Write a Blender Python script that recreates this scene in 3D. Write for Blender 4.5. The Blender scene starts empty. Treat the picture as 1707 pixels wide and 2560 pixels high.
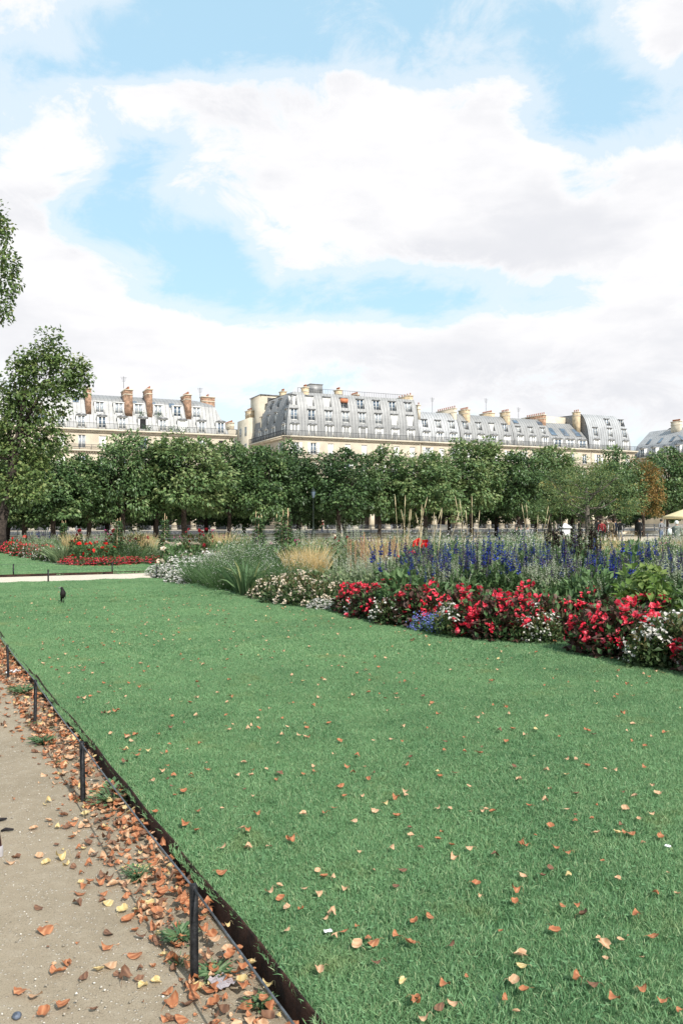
import bpy, math, random
import numpy as np
from mathutils import Vector, Matrix

# ------------------------------------------------------------------ camera, sky, sun, exposure
SC = bpy.context.scene
COL = SC.collection
F = 18.0 / 22.3 * 2560          # focal length in photograph pixels
EYE = 1.65
HOR = 1300.0                    # horizon row in the photograph

cam = bpy.data.cameras.new("camera")
cam.sensor_fit = 'VERTICAL'
cam.sensor_height = 22.3
cam.sensor_width = 14.9
cam.lens = 18.0
cam.shift_y = 20.0 / 2560.0
cam.clip_start = 0.1
cam.clip_end = 5000
camo = bpy.data.objects.new("camera", cam)
camo.location = (0, 0, EYE)
camo.rotation_euler = (math.radians(90), 0, 0)
COL.objects.link(camo)
SC.camera = camo

SUN_DIR = Vector((0.54, -0.84, 0)).normalized()     # horizontal direction towards the sun
SUN_EL = math.radians(42)
to_sun = Vector((SUN_DIR.x * math.cos(SUN_EL), SUN_DIR.y * math.cos(SUN_EL), math.sin(SUN_EL)))
sl = bpy.data.lights.new("sun", 'SUN')
sl.energy = 2.85
sl.angle = math.radians(0.53)
sl.color = (1.0, 0.955, 0.88)
so = bpy.data.objects.new("sun", sl)
so.rotation_euler = to_sun.to_track_quat('Z', 'Y').to_euler()
so.location = (20, -20, 60)
COL.objects.link(so)

SC.view_settings.view_transform = 'Standard'
SC.view_settings.look = 'None'
SC.view_settings.gamma = 1.0
SC.view_settings.use_curve_mapping = False
SC.view_settings.exposure = 1.07

world = bpy.data.worlds.new("World")
SC.world = world
world.use_nodes = True
wn, wl = world.node_tree.nodes, world.node_tree.links
wn.clear()


class NX:
    """tiny expression builder for math nodes"""
    def __init__(s, nodes, links): s.n, s.l = nodes, links
    def put(s, sock, v):
        if isinstance(v, (int, float)): sock.default_value = v
        else: s.l.new(v, sock)
    def m(s, op, a, b=None, c=None, clamp=False):
        k = s.n.new('ShaderNodeMath'); k.operation = op; k.use_clamp = clamp
        s.put(k.inputs[0], a)
        if b is not None: s.put(k.inputs[1], b)
        if c is not None: s.put(k.inputs[2], c)
        return k.outputs[0]
    def xyz(s, x, y, z):
        k = s.n.new('ShaderNodeCombineXYZ')
        for i, v in enumerate((x, y, z)): s.put(k.inputs[i], v)
        return k.outputs[0]
    def noise(s, vec, scale, detail=6, rough=0.55, dist=0.0):
        k = s.n.new('ShaderNodeTexNoise')
        s.l.new(vec, k.inputs['Vector'])
        k.inputs['Scale'].default_value = scale; k.inputs['Detail'].default_value = detail
        k.inputs['Roughness'].default_value = rough; k.inputs['Distortion'].default_value = dist
        return k.outputs[0]
    def smooth(s, v, lo, hi):
        k = s.n.new('ShaderNodeMapRange'); k.interpolation_type = 'SMOOTHSTEP'
        s.put(k.inputs[0], v); k.inputs[1].default_value = lo; k.inputs[2].default_value = hi
        return k.outputs[0]
    def mix(s, f, a, b):
        k = s.n.new('ShaderNodeMix'); k.data_type = 'RGBA'
        s.put(k.inputs[0], f)
        for i, v in ((6, a), (7, b)):
            if isinstance(v, tuple): k.inputs[i].default_value = (*v[:3], 1)
            else: s.l.new(v, k.inputs[i])
        return k.outputs[2]


def build_sky():
    x = NX(wn, wl)
    out = wn.new('ShaderNodeOutputWorld')
    bg = wn.new('ShaderNodeBackground')
    bg.inputs['Strength'].default_value = 0.15
    sky = wn.new('ShaderNodeTexSky')
    sky.sky_type = 'NISHITA'
    sky.sun_disc = False
    sky.sun_elevation = SUN_EL
    sky.sun_rotation = math.atan2(to_sun.x, to_sun.y)
    sky.altitude = 60; sky.air_density = 1.0; sky.dust_density = 1.2; sky.ozone_density = 1.6
    tc = wn.new('ShaderNodeTexCoord')
    sep = wn.new('ShaderNodeSeparateXYZ')
    wl.new(tc.outputs['Generated'], sep.inputs[0])
    az = x.m('ARCTAN2', sep.outputs[0], sep.outputs[1])
    el = x.m('ARCSINE', sep.outputs[2])
    # cloud deck coordinates: azimuth and elevation, stretched so clouds flatten towards the horizon
    flat = x.m('ADD', el, 0.0)
    p = x.xyz(az, x.m('MULTIPLY', flat, 1.7), 3.7)
    warp = wn.new('ShaderNodeTexNoise')
    warp.inputs['Scale'].default_value = 6.0; warp.inputs['Detail'].default_value = 3
    wl.new(p, warp.inputs['Vector'])
    ws = wn.new('ShaderNodeSeparateColor'); wl.new(warp.outputs['Color'], ws.inputs[0])
    wx = x.m('MULTIPLY_ADD', x.m('SUBTRACT', ws.outputs[0], 0.5), 0.16, az)
    wy = x.m('MULTIPLY_ADD', x.m('SUBTRACT', ws.outputs[1], 0.5), 0.10, flat)

    def field(dx, dy):
        """cloud amount at a direction moved by dx, dy"""
        fx = x.m('ADD', wx, dx); fy = x.m('ADD', wy, dy)
        pv = x.xyz(x.m('ADD', az, dx), x.m('MULTIPLY', x.m('ADD', flat, dy), 1.7), 3.7)
        base = x.m('MULTIPLY', x.m('SUBTRACT', x.noise(pv, 2.4, 3, 0.5), 0.5), 0.9)
        tot = None
        for (cx, cy, rx, ry, amp) in CLOUDS:
            a0 = math.atan((cx - 853.5) / F); e0 = math.atan((HOR - cy) / F)
            u = x.m('DIVIDE', x.m('SUBTRACT', fx, a0), rx / F)
            v = x.m('DIVIDE', x.m('SUBTRACT', fy, e0), ry / F)
            q = x.m('ADD', x.m('MULTIPLY', u, u), x.m('MULTIPLY', v, v))
            g = x.m('MULTIPLY', x.m('EXPONENT', x.m('MULTIPLY', q, -0.9)), amp)
            tot = g if tot is None else x.m('ADD', tot, g)
        low = x.m('MULTIPLY', x.smooth(flat, 0.30, 0.12), 0.42)
        det = x.m('MULTIPLY', x.m('SUBTRACT', x.noise(pv, 9.0, 7, 0.68, 0.4), 0.5), 2.3)
        return x.m('ADD', x.m('ADD', x.m('ADD', base, tot), low), det)

    d0 = field(0, 0)
    alpha = x.smooth(d0, -0.06, 0.66)
    thin = x.m('MULTIPLY', x.smooth(d0, -0.5, 0.15), 0.48)
    alpha = x.m('MAXIMUM', alpha, thin)
    sv = x.xyz(az, x.m('MULTIPLY', flat, 2.6), 9.1)
    shade = x.smooth(x.noise(sv, 4.2, 6, 0.55), 0.38, 0.68)
    shade = x.m('MULTIPLY', shade, x.smooth(d0, 0.28, 0.95))
    cloud = x.mix(shade, (3.32, 3.29, 3.32), (2.68, 2.71, 2.84))
    flatblue = x.mix(0.22, (1.66, 2.54, 2.98), sky.outputs[0])
    mx = x.mix(alpha, flatblue, cloud)
    wl.new(mx, bg.inputs['Color'])
    wl.new(bg.outputs[0], out.inputs['Surface'])
    world.cycles.sampling_method = 'MANUAL'
    world.cycles.sample_map_resolution = 512


CLOUDS = [  # photo column, row, half width, half height, amount
    (40, 60, 210, 85, .95), (300, 20, 130, 35, .3), (1680, 120, 170, 115, .95),
    (640, 400, 170, 130, .55), (880, 380, 220, 150, .75), (1080, 350, 210, 130, .75), (1290, 440, 150, 110, .6),
    (800, 560, 330, 80, .5), (1190, 215, 60, 40, .35), (830, 205, 90, 32, .45), (1000, 230, 60, 30, .2),
    (1500, 600, 330, 110, .75), (1690, 520, 170, 130, .7), (1200, 640, 300, 70, .45),
    (120, 420, 110, 110, .5), (20, 560, 120, 150, .65), (220, 690, 230, 70, .75), (380, 830, 270, 80, .7), (40, 750, 200, 80, .6),
    (330, 255, 200, 50, .5), (330, 360, 110, 55, .45), (470, 300, 90, 60, .3),
    (760, 665, 130, 50, .6), (850, 870, 420, 60, .5), (1450, 850, 420, 110, .8), (100, 880, 300, 100, .7),
    (700, 60, 760, 110, -.6), (1450, 290, 170, 110, -.85), (330, 530, 115, 95, -.7), (180, 190, 260, 55, -.6), (250, 470, 60, 60, -.3),
    (600, 720, 200, 55, -.95), (1050, 770, 240, 34, -.95), (500, 640, 110, 60, -.7), (1330, 735, 120, 22, -.5), (1400, 500, 50, 30, -.35),
]
build_sky()
# ------------------------------------------------------------------ helpers
R = random.Random(11)


def at(px, py, z=0.0):
    """point on the level plane z that the photograph shows at column px, row py"""
    d = (EYE - z) * F / (py - HOR)
    return Vector(((px - 853.5) / F * d, d, z))


def atd(px, d, z=0.0):
    return Vector(((px - 853.5) / F * d, d, z))


def hgt(py, d):
    return EYE + (HOR - py) * d / F


class Geo:
    """collects vertices and faces and builds ONE mesh"""
    def __init__(s):
        s.V, s.Q, s.T, s.n = [], [], [], 0
        s.qm, s.tm, s.A = [], [], []
    def add(s, v, q=None, t=None, mat=0, a=None):
        v = np.asarray(v, dtype=np.float64).reshape(-1, 3)
        if q is not None and len(q):
            q = np.asarray(q, dtype=np.int64).reshape(-1, 4) + s.n
            s.Q.append(q); s.qm.append(np.full(len(q), mat))
        if t is not None and len(t):
            t = np.asarray(t, dtype=np.int64).reshape(-1, 3) + s.n
            s.T.append(t); s.tm.append(np.full(len(t), mat))
        s.V.append(v); s.n += len(v)
        s.A.append(np.full(len(v), 0.5) if a is None else np.broadcast_to(np.asarray(a, float), (len(v),)))
    def box(s, x0, x1, y0, y1, z0, z1, mat=0, a=None):
        v = [(x, y, z) for z in (z0, z1) for y in (y0, y1) for x in (x0, x1)]
        s.add(v, [(0, 2, 3, 1), (4, 5, 7, 6), (0, 1, 5, 4), (2, 6, 7, 3), (0, 4, 6, 2), (1, 3, 7, 5)], mat=mat, a=a)
    def quad(s, a, b, c, d, mat=0):
        s.add([a, b, c, d], [(0, 1, 2, 3)], mat=mat)
    def tri(s, a, b, c, mat=0):
        s.add([a, b, c], None, [(0, 1, 2)], mat=mat)
    def tube(s, pts, radii, n=8, mat=0, a=None, cap=True):
        pts = [Vector(p) for p in pts]
        V = []; prev = None
        for i, p in enumerate(pts):
            d = (pts[min(i + 1, len(pts) - 1)] - pts[max(i - 1, 0)]).normalized()
            ref = Vector((1, 0, 0)) if abs(d.x) < 0.9 else Vector((0, 1, 0))
            if prev is not None: ref = prev
            u = (ref - d * ref.dot(d)).normalized(); w = d.cross(u); prev = u
            r = radii[i] if hasattr(radii, '__len__') else radii
            for k in range(n):
                t = 2 * math.pi * k / n
                V.append(p + u * (r * math.cos(t)) + w * (r * math.sin(t)))
        q = [(i * n + k, i * n + (k + 1) % n, (i + 1) * n + (k + 1) % n, (i + 1) * n + k)
             for i in range(len(pts) - 1) for k in range(n)]
        t = []
        if cap:
            V += [pts[0], pts[-1]]
            b, e = len(pts) * n, len(pts) * n + 1
            t = [(b, (k + 1) % n, k) for k in range(n)]
            o = (len(pts) - 1) * n
            t += [(e, o + k, o + (k + 1) % n) for k in range(n)]
        s.add([tuple(v) for v in V], q, t, mat=mat, a=a)
    def lathe(s, prof, c=(0, 0, 0), n=12, mat=0):
        """prof: list of (radius, z)"""
        V, q = [], []
        for r, z in prof:
            for k in range(n):
                t = 2 * math.pi * k / n
                V.append((c[0] + r * math.cos(t), c[1] + r * math.sin(t), c[2] + z))
        for i in range(len(prof) - 1):
            for k in range(n):
                q.append((i * n + k, i * n + (k + 1) % n, (i + 1) * n + (k + 1) % n, (i + 1) * n + k))
        V.append((c[0], c[1], c[2] + prof[-1][1])); e = len(V) - 1; o = (len(prof) - 1) * n
        s.add(V, q, [(e, o + k, o + (k + 1) % n) for k in range(n)], mat=mat)
    # ---- vectorised leaf shapes
    def leaves(s, P, D, N, L, W, mat=0, a=None, fold=0.18, mid=0.45, droop=0.0):
        P, D, N = (np.asarray(q, float).reshape(-1, 3) for q in (P, D, N))
        n = len(P)
        if n == 0: return
        D = unit(np.broadcast_to(D, (n, 3))); N = np.broadcast_to(N, (n, 3))
        S = unit(np.cross(D, N) + 1e-9); N = np.cross(S, D)
        L = np.broadcast_to(np.asarray(L, float), (n,))[:, None]; W = np.broadcast_to(np.asarray(W, float), (n,))[:, None]
        m = P + D * L * mid
        v = np.stack([P, m + S * W * .5 + N * W * fold, P + D * L - N * L * droop, m - S * W * .5 + N * W * fold], 1).reshape(-1, 3)
        q = np.arange(4 * n).reshape(-1, 4)
        t = np.concatenate([q[:, [0, 1, 2]], q[:, [0, 2, 3]]])
        A = None if a is None else np.repeat(np.broadcast_to(a, (n,)), 4)
        s.add(v, None, t, mat=mat, a=A)
    def blades(s, P, D, B, L, W, mat=0, a=None):
        """grass-like blades: P base, D start direction, B bend direction (added at the tip)"""
        P, D, B = (np.asarray(q, float).reshape(-1, 3) for q in (P, D, B))
        n = len(P)
        D = unit(np.broadcast_to(D, (n, 3))); B = np.broadcast_to(B, (n, 3))
        L = np.broadcast_to(np.asarray(L, float), (n,))[:, None]; W = np.broadcast_to(np.asarray(W, float), (n,))[:, None]
        th = RNG.uniform(0, 6.283, n)
        S = unit(np.cross(D, np.stack([np.cos(th), np.sin(th), 0 * th], 1)) + 1e-9)
        p1 = P + D * L * .38 + B * L * .06; p2 = P + D * L * .72 + B * L * .3; p3 = P + D * L * .95 + B * L * .72
        v = np.stack([P - S * W * .4, P + S * W * .4, p1 + S * W * .5, p1 - S * W * .5, p2 + S * W * .36, p2 - S * W * .36, p3], 1).reshape(-1, 3)
        o = (np.arange(n) * 7)[:, None]
        q = np.concatenate([o + [0, 1, 2, 3], o + [3, 2, 4, 5]])
        t = o + [5, 4, 6]
        A = None if a is None else np.repeat(np.broadcast_to(a, (n,)), 7)
        s.add(v, q, t, mat=mat, a=A)
    def mesh(s, name, mats, smooth=False):
        me = bpy.data.meshes.new(name)
        V = np.concatenate(s.V) if s.V else np.zeros((0, 3))
        Q = np.concatenate(s.Q) if s.Q else np.zeros((0, 4), int)
        T = np.concatenate(s.T) if s.T else np.zeros((0, 3), int)
        me.vertices.add(len(V)); me.vertices.foreach_set('co', V.astype(np.float32).ravel())
        nl = Q.size + T.size
        me.loops.add(nl); me.loops.foreach_set('vertex_index', np.concatenate([Q.ravel(), T.ravel()]).astype(np.int32))
        nf = len(Q) + len(T)
        me.polygons.add(nf)
        st = np.concatenate([np.arange(len(Q)) * 4, Q.size + np.arange(len(T)) * 3]).astype(np.int32)
        me.polygons.foreach_set('loop_start', st)
        mi = np.concatenate([*s.qm, *s.tm]) if nf else np.zeros(0)
        me.polygons.foreach_set('material_index', mi.astype(np.int32))
        if smooth: me.polygons.foreach_set('use_smooth', np.ones(nf, bool))
        at_ = me.attributes.new('v', 'FLOAT', 'POINT')
        at_.data.foreach_set('value', np.concatenate(s.A).astype(np.float32) if s.A else np.zeros(0, np.float32))
        me.update(calc_edges=True)
        for m in (mats if isinstance(mats, (list, tuple)) else [mats]): me.materials.append(m)
        return me
    def build(s, name, mats, parent=None, smooth=False, kind=None):
        return link(name, s.mesh(name, mats, smooth), parent, kind)


RNG = np.random.default_rng(5)


def unit(a):
    return a / np.maximum(np.linalg.norm(a, axis=-1, keepdims=True), 1e-9)


def rvec(n):
    return unit(RNG.normal(size=(n, 3)))


def link(name, me, parent=None, kind=None, loc=None, rot=None, scale=None):
    o = bpy.data.objects.new(name, me)
    COL.objects.link(o)
    if parent is not None: o.parent = parent
    if kind: o['kind'] = kind
    if loc is not None: o.location = loc
    if rot is not None: o.rotation_euler = rot
    if scale is not None: o.scale = (scale,) * 3 if isinstance(scale, (int, float)) else scale
    return o


def thing(name, label, cat, loc=(0, 0, 0), rz=0.0, group=None, scale=None):
    o = link(name, None, loc=loc, rot=(0, 0, rz), scale=scale)
    return tag(o, label, cat, group)


def tag(o, label, cat, group=None):
    o['label'] = label; o['category'] = cat
    if group: o['group'] = group
    return o


# ------------------------------------------------------------------ materials
MATS = {}


def mat(name, col, rough=0.8, var=0.12, scale=6.0, bump=0.0, bscale=40.0, metal=0.0, spec=0.35, col2=None, coords='Object', detail=5):
    if name in MATS: return MATS[name]
    m = bpy.data.materials.new(name); m.use_nodes = True
    n, l = m.node_tree.nodes, m.node_tree.links
    b = n['Principled BSDF']
    b.inputs['Roughness'].default_value = rough; b.inputs['Metallic'].default_value = metal
    b.inputs['Specular IOR Level'].default_value = spec
    x = NX(n, l)
    tc = n.new('ShaderNodeTexCoord')
    nz = x.noise(tc.outputs[coords], scale, detail, 0.6)
    c2 = col2 or tuple(max(0, c * (1 - 2.2 * var)) for c in col)
    c1 = col if col2 else tuple(min(1, c * (1 + var)) for c in col)
    mx = x.mix(x.smooth(nz, 0.32, 0.68), c2, c1)
    l.new(mx, b.inputs['Base Color'])
    if bump:
        bp = n.new('ShaderNodeBump'); bp.inputs['Strength'].default_value = bump; bp.inputs['Distance'].default_value = 0.02
        l.new(x.noise(tc.outputs[coords], bscale, 4, 0.6), bp.inputs['Height'])
        l.new(bp.outputs[0], b.inputs['Normal'])
    MATS[name] = m
    return m


def leafmat(name, cols, trans=0.3, rough=0.55, spec=0.3, objvar=0.0):
    """colour runs over cols with the mesh attribute v; part of the light passes through"""
    if name in MATS: return MATS[name]
    m = bpy.data.materials.new(name); m.use_nodes = True
    n, l = m.node_tree.nodes, m.node_tree.links
    b = n['Principled BSDF']; out = n['Material Output']
    b.inputs['Roughness'].default_value = rough; b.inputs['Specular IOR Level'].default_value = spec
    at_ = n.new('ShaderNodeAttribute'); at_.attribute_name = 'v'
    r = n.new('ShaderNodeValToRGB')
    e = r.color_ramp.elements
    while len(e) < len(cols): e.new(0.5)
    for i, c in enumerate(cols):
        e[i].position = i / max(1, len(cols) - 1); e[i].color = (*c, 1)
    x = NX(n, l)
    fac = at_.outputs['Fac']
    if objvar:
        oi = n.new('ShaderNodeObjectInfo')
        fac = x.m('ADD', fac, x.m('MULTIPLY', x.m('SUBTRACT', oi.outputs['Random'], 0.5), objvar))
    l.new(fac, r.inputs[0])
    l.new(r.outputs[0], b.inputs['Base Color'])
    if trans:
        t = n.new('ShaderNodeBsdfTranslucent'); l.new(r.outputs[0], t.inputs['Color'])
        ms = n.new('ShaderNodeMixShader'); ms.inputs[0].default_value = trans
        l.new(b.outputs[0], ms.inputs[1]); l.new(t.outputs[0], ms.inputs[2]); l.new(ms.outputs[0], out.inputs['Surface'])
    MATS[name] = m
    return m


def glassmat(name, tint, rough=0.06):
    m = mat(name, tint, rough=rough, var=0.25, scale=0.8, spec=0.9)
    return m


def wiremesh(name, col, cover):
    """fine wire netting seen from far away: part of the light goes straight through"""
    m = bpy.data.materials.new(name); m.use_nodes = True
    n, l = m.node_tree.nodes, m.node_tree.links
    b = n['Principled BSDF']; b.inputs['Base Color'].default_value = (*col, 1); b.inputs['Roughness'].default_value = .6
    t = n.new('ShaderNodeBsdfTransparent'); ms = n.new('ShaderNodeMixShader'); ms.inputs[0].default_value = cover
    l.new(t.outputs[0], ms.inputs[1]); l.new(b.outputs[0], ms.inputs[2]); l.new(ms.outputs[0], n['Material Output'].inputs['Surface'])
    return m
# ------------------------------------------------------------------ ground, lawn, paths
LZ = 0.09
E0 = np.array([-0.0433, 2.521]); E1 = np.array([-4.679, 11.326])
ED = (E1 - E0) / np.linalg.norm(E1 - E0)            # along the lawn edging, away from the camera
EP = np.array([ED[1], -ED[0]])                      # to the right of it, over the lawn
N0 = np.array([-8.37, 20.26]); CD = np.array([.889, .457]); CD = CD / np.linalg.norm(CD)
CN = np.array([-CD[1], CD[0]])                      # across the side path, away from the camera
PATHW = 2.7


def lawn_z(x, y):
    # a shallow bank across the lawn
    n = np.array([2.33, -2.77]) / 3.62
    d = (np.asarray(x) + 5.77) * n[0] + (np.asarray(y) - 15.97) * n[1]
    return LZ + 0.075 * np.exp(-(d / 1.1) ** 2) + 0.012 * np.sin(np.asarray(x) * 1.3 + 2) * np.sin(np.asarray(y) * .9)


def ab(a, b):
    return E0 + ED * a + EP * b


def amax(b):
    # where the strip at offset b meets the near edge of the side path
    o = E0 + EP * b
    return float(np.dot(N0 - o, CN) / np.dot(ED, CN))


def poly(name, pts, z, m, kind='structure', parent=None):
    me = bpy.data.meshes.new(name)
    me.from_pydata([(p[0], p[1], z) for p in pts], [], [list(range(len(pts)))])
    me.materials.append(m); me.update()
    if me.polygons[0].normal.z < 0: me.flip_normals()
    return link(name, me, parent, kind)


def gravelmat(name, a, b, c, scale=1.0):
    m = bpy.data.materials.new(name); m.use_nodes = True
    n, l = m.node_tree.nodes, m.node_tree.links; x = NX(n, l)
    g = n.new('ShaderNodeNewGeometry'); B = n['Principled BSDF']; B.inputs['Roughness'].default_value = .95
    B.inputs['Specular IOR Level'].default_value = .15
    big = x.noise(g.outputs['Position'], .9 * scale, 4, .6)
    mid = x.noise(g.outputs['Position'], 14 * scale, 6, .7)
    fine = x.noise(g.outputs['Position'], 210 * scale, 3, .7)
    v = n.new('ShaderNodeTexVoronoi'); v.inputs['Scale'].default_value = 95 * scale; l.new(g.outputs['Position'], v.inputs['Vector'])
    col = x.mix(x.smooth(big, .3, .7), b, a)
    col = x.mix(x.m('MULTIPLY', x.smooth(mid, .42, .75), .55), col, c)
    sp = n.new('ShaderNodeSeparateColor'); l.new(v.outputs['Color'], sp.inputs[0])
    stone = x.m('MULTIPLY', x.smooth(sp.outputs[0], .86, .93), x.smooth(v.outputs['Distance'], .5, .3))
    col = x.mix(x.m('MULTIPLY', stone, .8), col, (.62, .56, .48))
    col = x.mix(x.m('MULTIPLY', x.smooth(fine, .50, .66), .6), col, (.10, .08, .055))
    l.new(col, B.inputs['Base Color'])
    bp = n.new('ShaderNodeBump'); bp.inputs['Strength'].default_value = .8; bp.inputs['Distance'].default_value = .008
    l.new(x.m('ADD', x.m('MULTIPLY', fine, .6), x.m('ADD', mid, stone)), bp.inputs['Height']); l.new(bp.outputs[0], B.inputs['Normal'])
    return m


M_PATH = gravelmat('path_gravel', (.335, .276, .20), (.252, .206, .145), (.40, .342, .262))
M_SAND = gravelmat('pale_sand', (.62, .55, .45), (.55, .48, .39), (.66, .60, .50), .25)
M_ROAD = mat('asphalt', (.07, .07, .07), .9, .2, 3)
M_SOIL = mat('bed_soil', (.055, .035, .022), .95, .35, 9, .6, 60)

g = Geo()
S = 1800.0
g.add([(-S, -S, -.08), (S, -S, -.08), (S, S, -.08), (-S, S, -.08)], [(0, 1, 2, 3)])
g.build('ground', M_SAND, kind='structure')
pa = [ab(-9, .1), ab(22.5, .1), ab(22.5, -7), ab(-9, -7)]
poly('esplanade', [np.array([-160, 40 - .4545 * 130]), np.array([-20, 41.0]), np.array([0, 52.0]), np.array([40, 60]), np.array([260, 160]), np.array([400, 520]), np.array([-300, 420])], -.016, M_SAND)
# walking path: a finer sheet with shallow unevenness
g = Geo()
na, nb = 130, 60
A = np.linspace(-8, 21.5, na); Bv = np.concatenate([np.linspace(-6.5, -.4, nb - 16), np.linspace(-.36, .02, 16)])
P = (E0[None, None] + A[:, None, None] * ED + Bv[None, :, None] * EP)
zz = .006 * np.sin(P[..., 0] * 3.1 + 1.2) * np.cos(P[..., 1] * 2.3) + .004 * np.sin(P[..., 0] * 9 + P[..., 1] * 7)
V = np.concatenate([P, zz[..., None]], 2).reshape(-1, 3)
q = [(i * nb + j, i * nb + j + 1, (i + 1) * nb + j + 1, (i + 1) * nb + j) for i in range(na - 1) for j in range(nb - 1)]
g.add(V, [(a, d, c, b) for a, b, c, d in q]); g.build('path', M_PATH, kind='structure', smooth=True)

side0 = [N0 - CD * 12, N0 + CD * 45, N0 + CD * 45 + CN * (PATHW + .2), N0 - CD * 12 + CN * (PATHW + .2)]
poly('side_path', side0, LZ - .02, M_SAND)


def grassmat(name, cols, trans=.25):
    """grass colour over the lawn: broad patches of lighter and darker turf"""
    m = bpy.data.materials.new(name); m.use_nodes = True
    n, l = m.node_tree.nodes, m.node_tree.links; x = NX(n, l)
    b = n['Principled BSDF']; b.inputs['Roughness'].default_value = .5; b.inputs['Specular IOR Level'].default_value = .35
    ge = n.new('ShaderNodeNewGeometry')
    at_ = n.new('ShaderNodeAttribute'); at_.attribute_name = 'v'
    big = x.noise(ge.outputs['Position'], .7, 5, .65)
    mid = x.noise(ge.outputs['Position'], 4.0, 5, .7)
    c = x.mix(x.smooth(big, .3, .7), cols[0], cols[1])
    c = x.mix(x.m('MULTIPLY', x.smooth(mid, .45, .75), .6), c, cols[2])
    c = x.mix(x.m('MULTIPLY', x.smooth(at_.outputs['Fac'], .72, 1.0), .75), c, cols[3])
    dry = x.noise(ge.outputs['Position'], 1.7, 6, .7)
    c = x.mix(x.m('MULTIPLY', x.smooth(dry, .56, .72), .55), c, (.26, .30, .12))
    l.new(c, b.inputs['Base Color'])
    if trans:
        t = n.new('ShaderNodeBsdfTranslucent'); l.new(c, t.inputs['Color'])
        ms = n.new('ShaderNodeMixShader'); ms.inputs[0].default_value = trans
        l.new(b.outputs[0], ms.inputs[1]); l.new(t.outputs[0], ms.inputs[2]); l.new(ms.outputs[0], n['Material Output'].inputs['Surface'])
    return m


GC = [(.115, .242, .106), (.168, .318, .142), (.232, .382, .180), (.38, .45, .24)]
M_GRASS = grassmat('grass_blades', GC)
M_LAWN = grassmat('lawn_turf', [tuple(c * .55 for c in k) for k in GC], 0)  # blade colours darkened: shade in the gaps between blades is in the colour

g = Geo()
bs = np.concatenate([np.linspace(0.004, 6, 34), np.linspace(6.6, 42, 40)])
V, q = [], []
NR = 90
for b in bs:
    am = amax(b) - .05
    tt = np.linspace(0, 1, NR)
    aa = -7 + (am + 7) * tt
    pts = E0 + np.outer(aa, ED) + EP * b
    V.append(np.column_stack([pts, lawn_z(pts[:, 0], pts[:, 1])]))
V = np.concatenate(V)
q = [(i * NR + j, (i + 1) * NR + j, (i + 1) * NR + j + 1, i * NR + j + 1) for i in range(len(bs) - 1) for j in range(NR - 1)]
g.add(V, q)
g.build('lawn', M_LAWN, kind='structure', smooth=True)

# lawn beyond the side path
far0 = N0 + CN * (PATHW + .02)
L2 = [far0 - CD * 16, far0 + CD * 45, far0 + CD * 45 + CN * 24, far0 - CD * 16 + CN * 17]
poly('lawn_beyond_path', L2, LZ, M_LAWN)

# flower bed soil
FRONT = [(375, 1440), (430, 1462), (520, 1480), (560, 1491), (645, 1502), (720, 1518), (800, 1524), (870, 1537), (950, 1557), (1050, 1572),
         (1130, 1588), (1260, 1606), (1350, 1612), (1430, 1603), (1490, 1640), (1580, 1657), (1640, 1674), (1707, 1682), (1900, 1735), (2300, 1830)]
FR = [at(a, b, LZ) for a, b in FRONT]
A_ = FR[0]
backend = Vector((A_.x + CD[0] * 30, A_.y + CD[1] * 30, 0))
BED1 = [(v.x, v.y) for v in FR] + [(9, 4), (26, 26), (backend.x, backend.y)]
poly('flower_bed', BED1, LZ + .012, M_SOIL)
b2a, b2b = at(150, 1414, LZ), at(20, 1382, LZ)
BED2 = [(b2a.x, b2a.y), (b2b.x, b2b.y), (b2b.x - 3, b2b.y + 5.2), (b2b.x + 6, b2b.y + 10), (b2a.x + CD[0] * 34, b2a.y + CD[1] * 34 + 10), (b2a.x + CD[0] * 34, b2a.y + CD[1] * 34)]
poly('flower_bed_beyond_path', BED2, LZ + .012, M_SOIL)


def inside(pts, polyg):
    x, y = pts[:, 0], pts[:, 1]
    r = np.zeros(len(pts), bool); n = len(polyg)
    for i in range(n):
        x1, y1 = polyg[i]; x2, y2 = polyg[(i + 1) % n]
        c = ((y1 > y) != (y2 > y)) & (x < (x2 - x1) * (y - y1) / (y2 - y1 + 1e-12) + x1)
        r ^= c
    return r


# grass: patches of blades set on points of the lawn
def blade_tile(name, size, n, h0, h1, w, seed, mt):
    rg = np.random.default_rng(seed)
    P = np.column_stack([rg.uniform(-size / 2, size / 2, (n, 2)), np.zeros(n)])
    lean = rg.normal(0, .38, (n, 2)); D = np.column_stack([lean, np.ones(n)])
    th = rg.uniform(0, 6.283, n); k = rg.uniform(.1, .95, n)
    B = np.column_stack([np.cos(th) * k, np.sin(th) * k, -.35 * k])
    gg = Geo()
    gg.blades(P, D, B, rg.uniform(h0, h1, n), rg.uniform(.7, 1.3, n) * w, a=rg.uniform(0, 1, n))
    # clover and other flat little leaves between the blades
    m = n // 330; th = rg.uniform(0, 6.283, m); c = np.column_stack([rg.uniform(-size / 2, size / 2, (m, 2)), rg.uniform(.014, .034, m)])
    if size < .5:
        for k in range(3):
            gg.leaves(c, np.column_stack([np.cos(th + k * 2.1), np.sin(th + k * 2.1), .25 + 0 * th]), np.array([0, 0, 1.0]) + rg.normal(0, .2, (m, 3)), .009, .008, a=rg.uniform(.4, .8, m))
    me = gg.mesh(name, mt)
    return bpy.data.objects.new(name, me)


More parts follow.
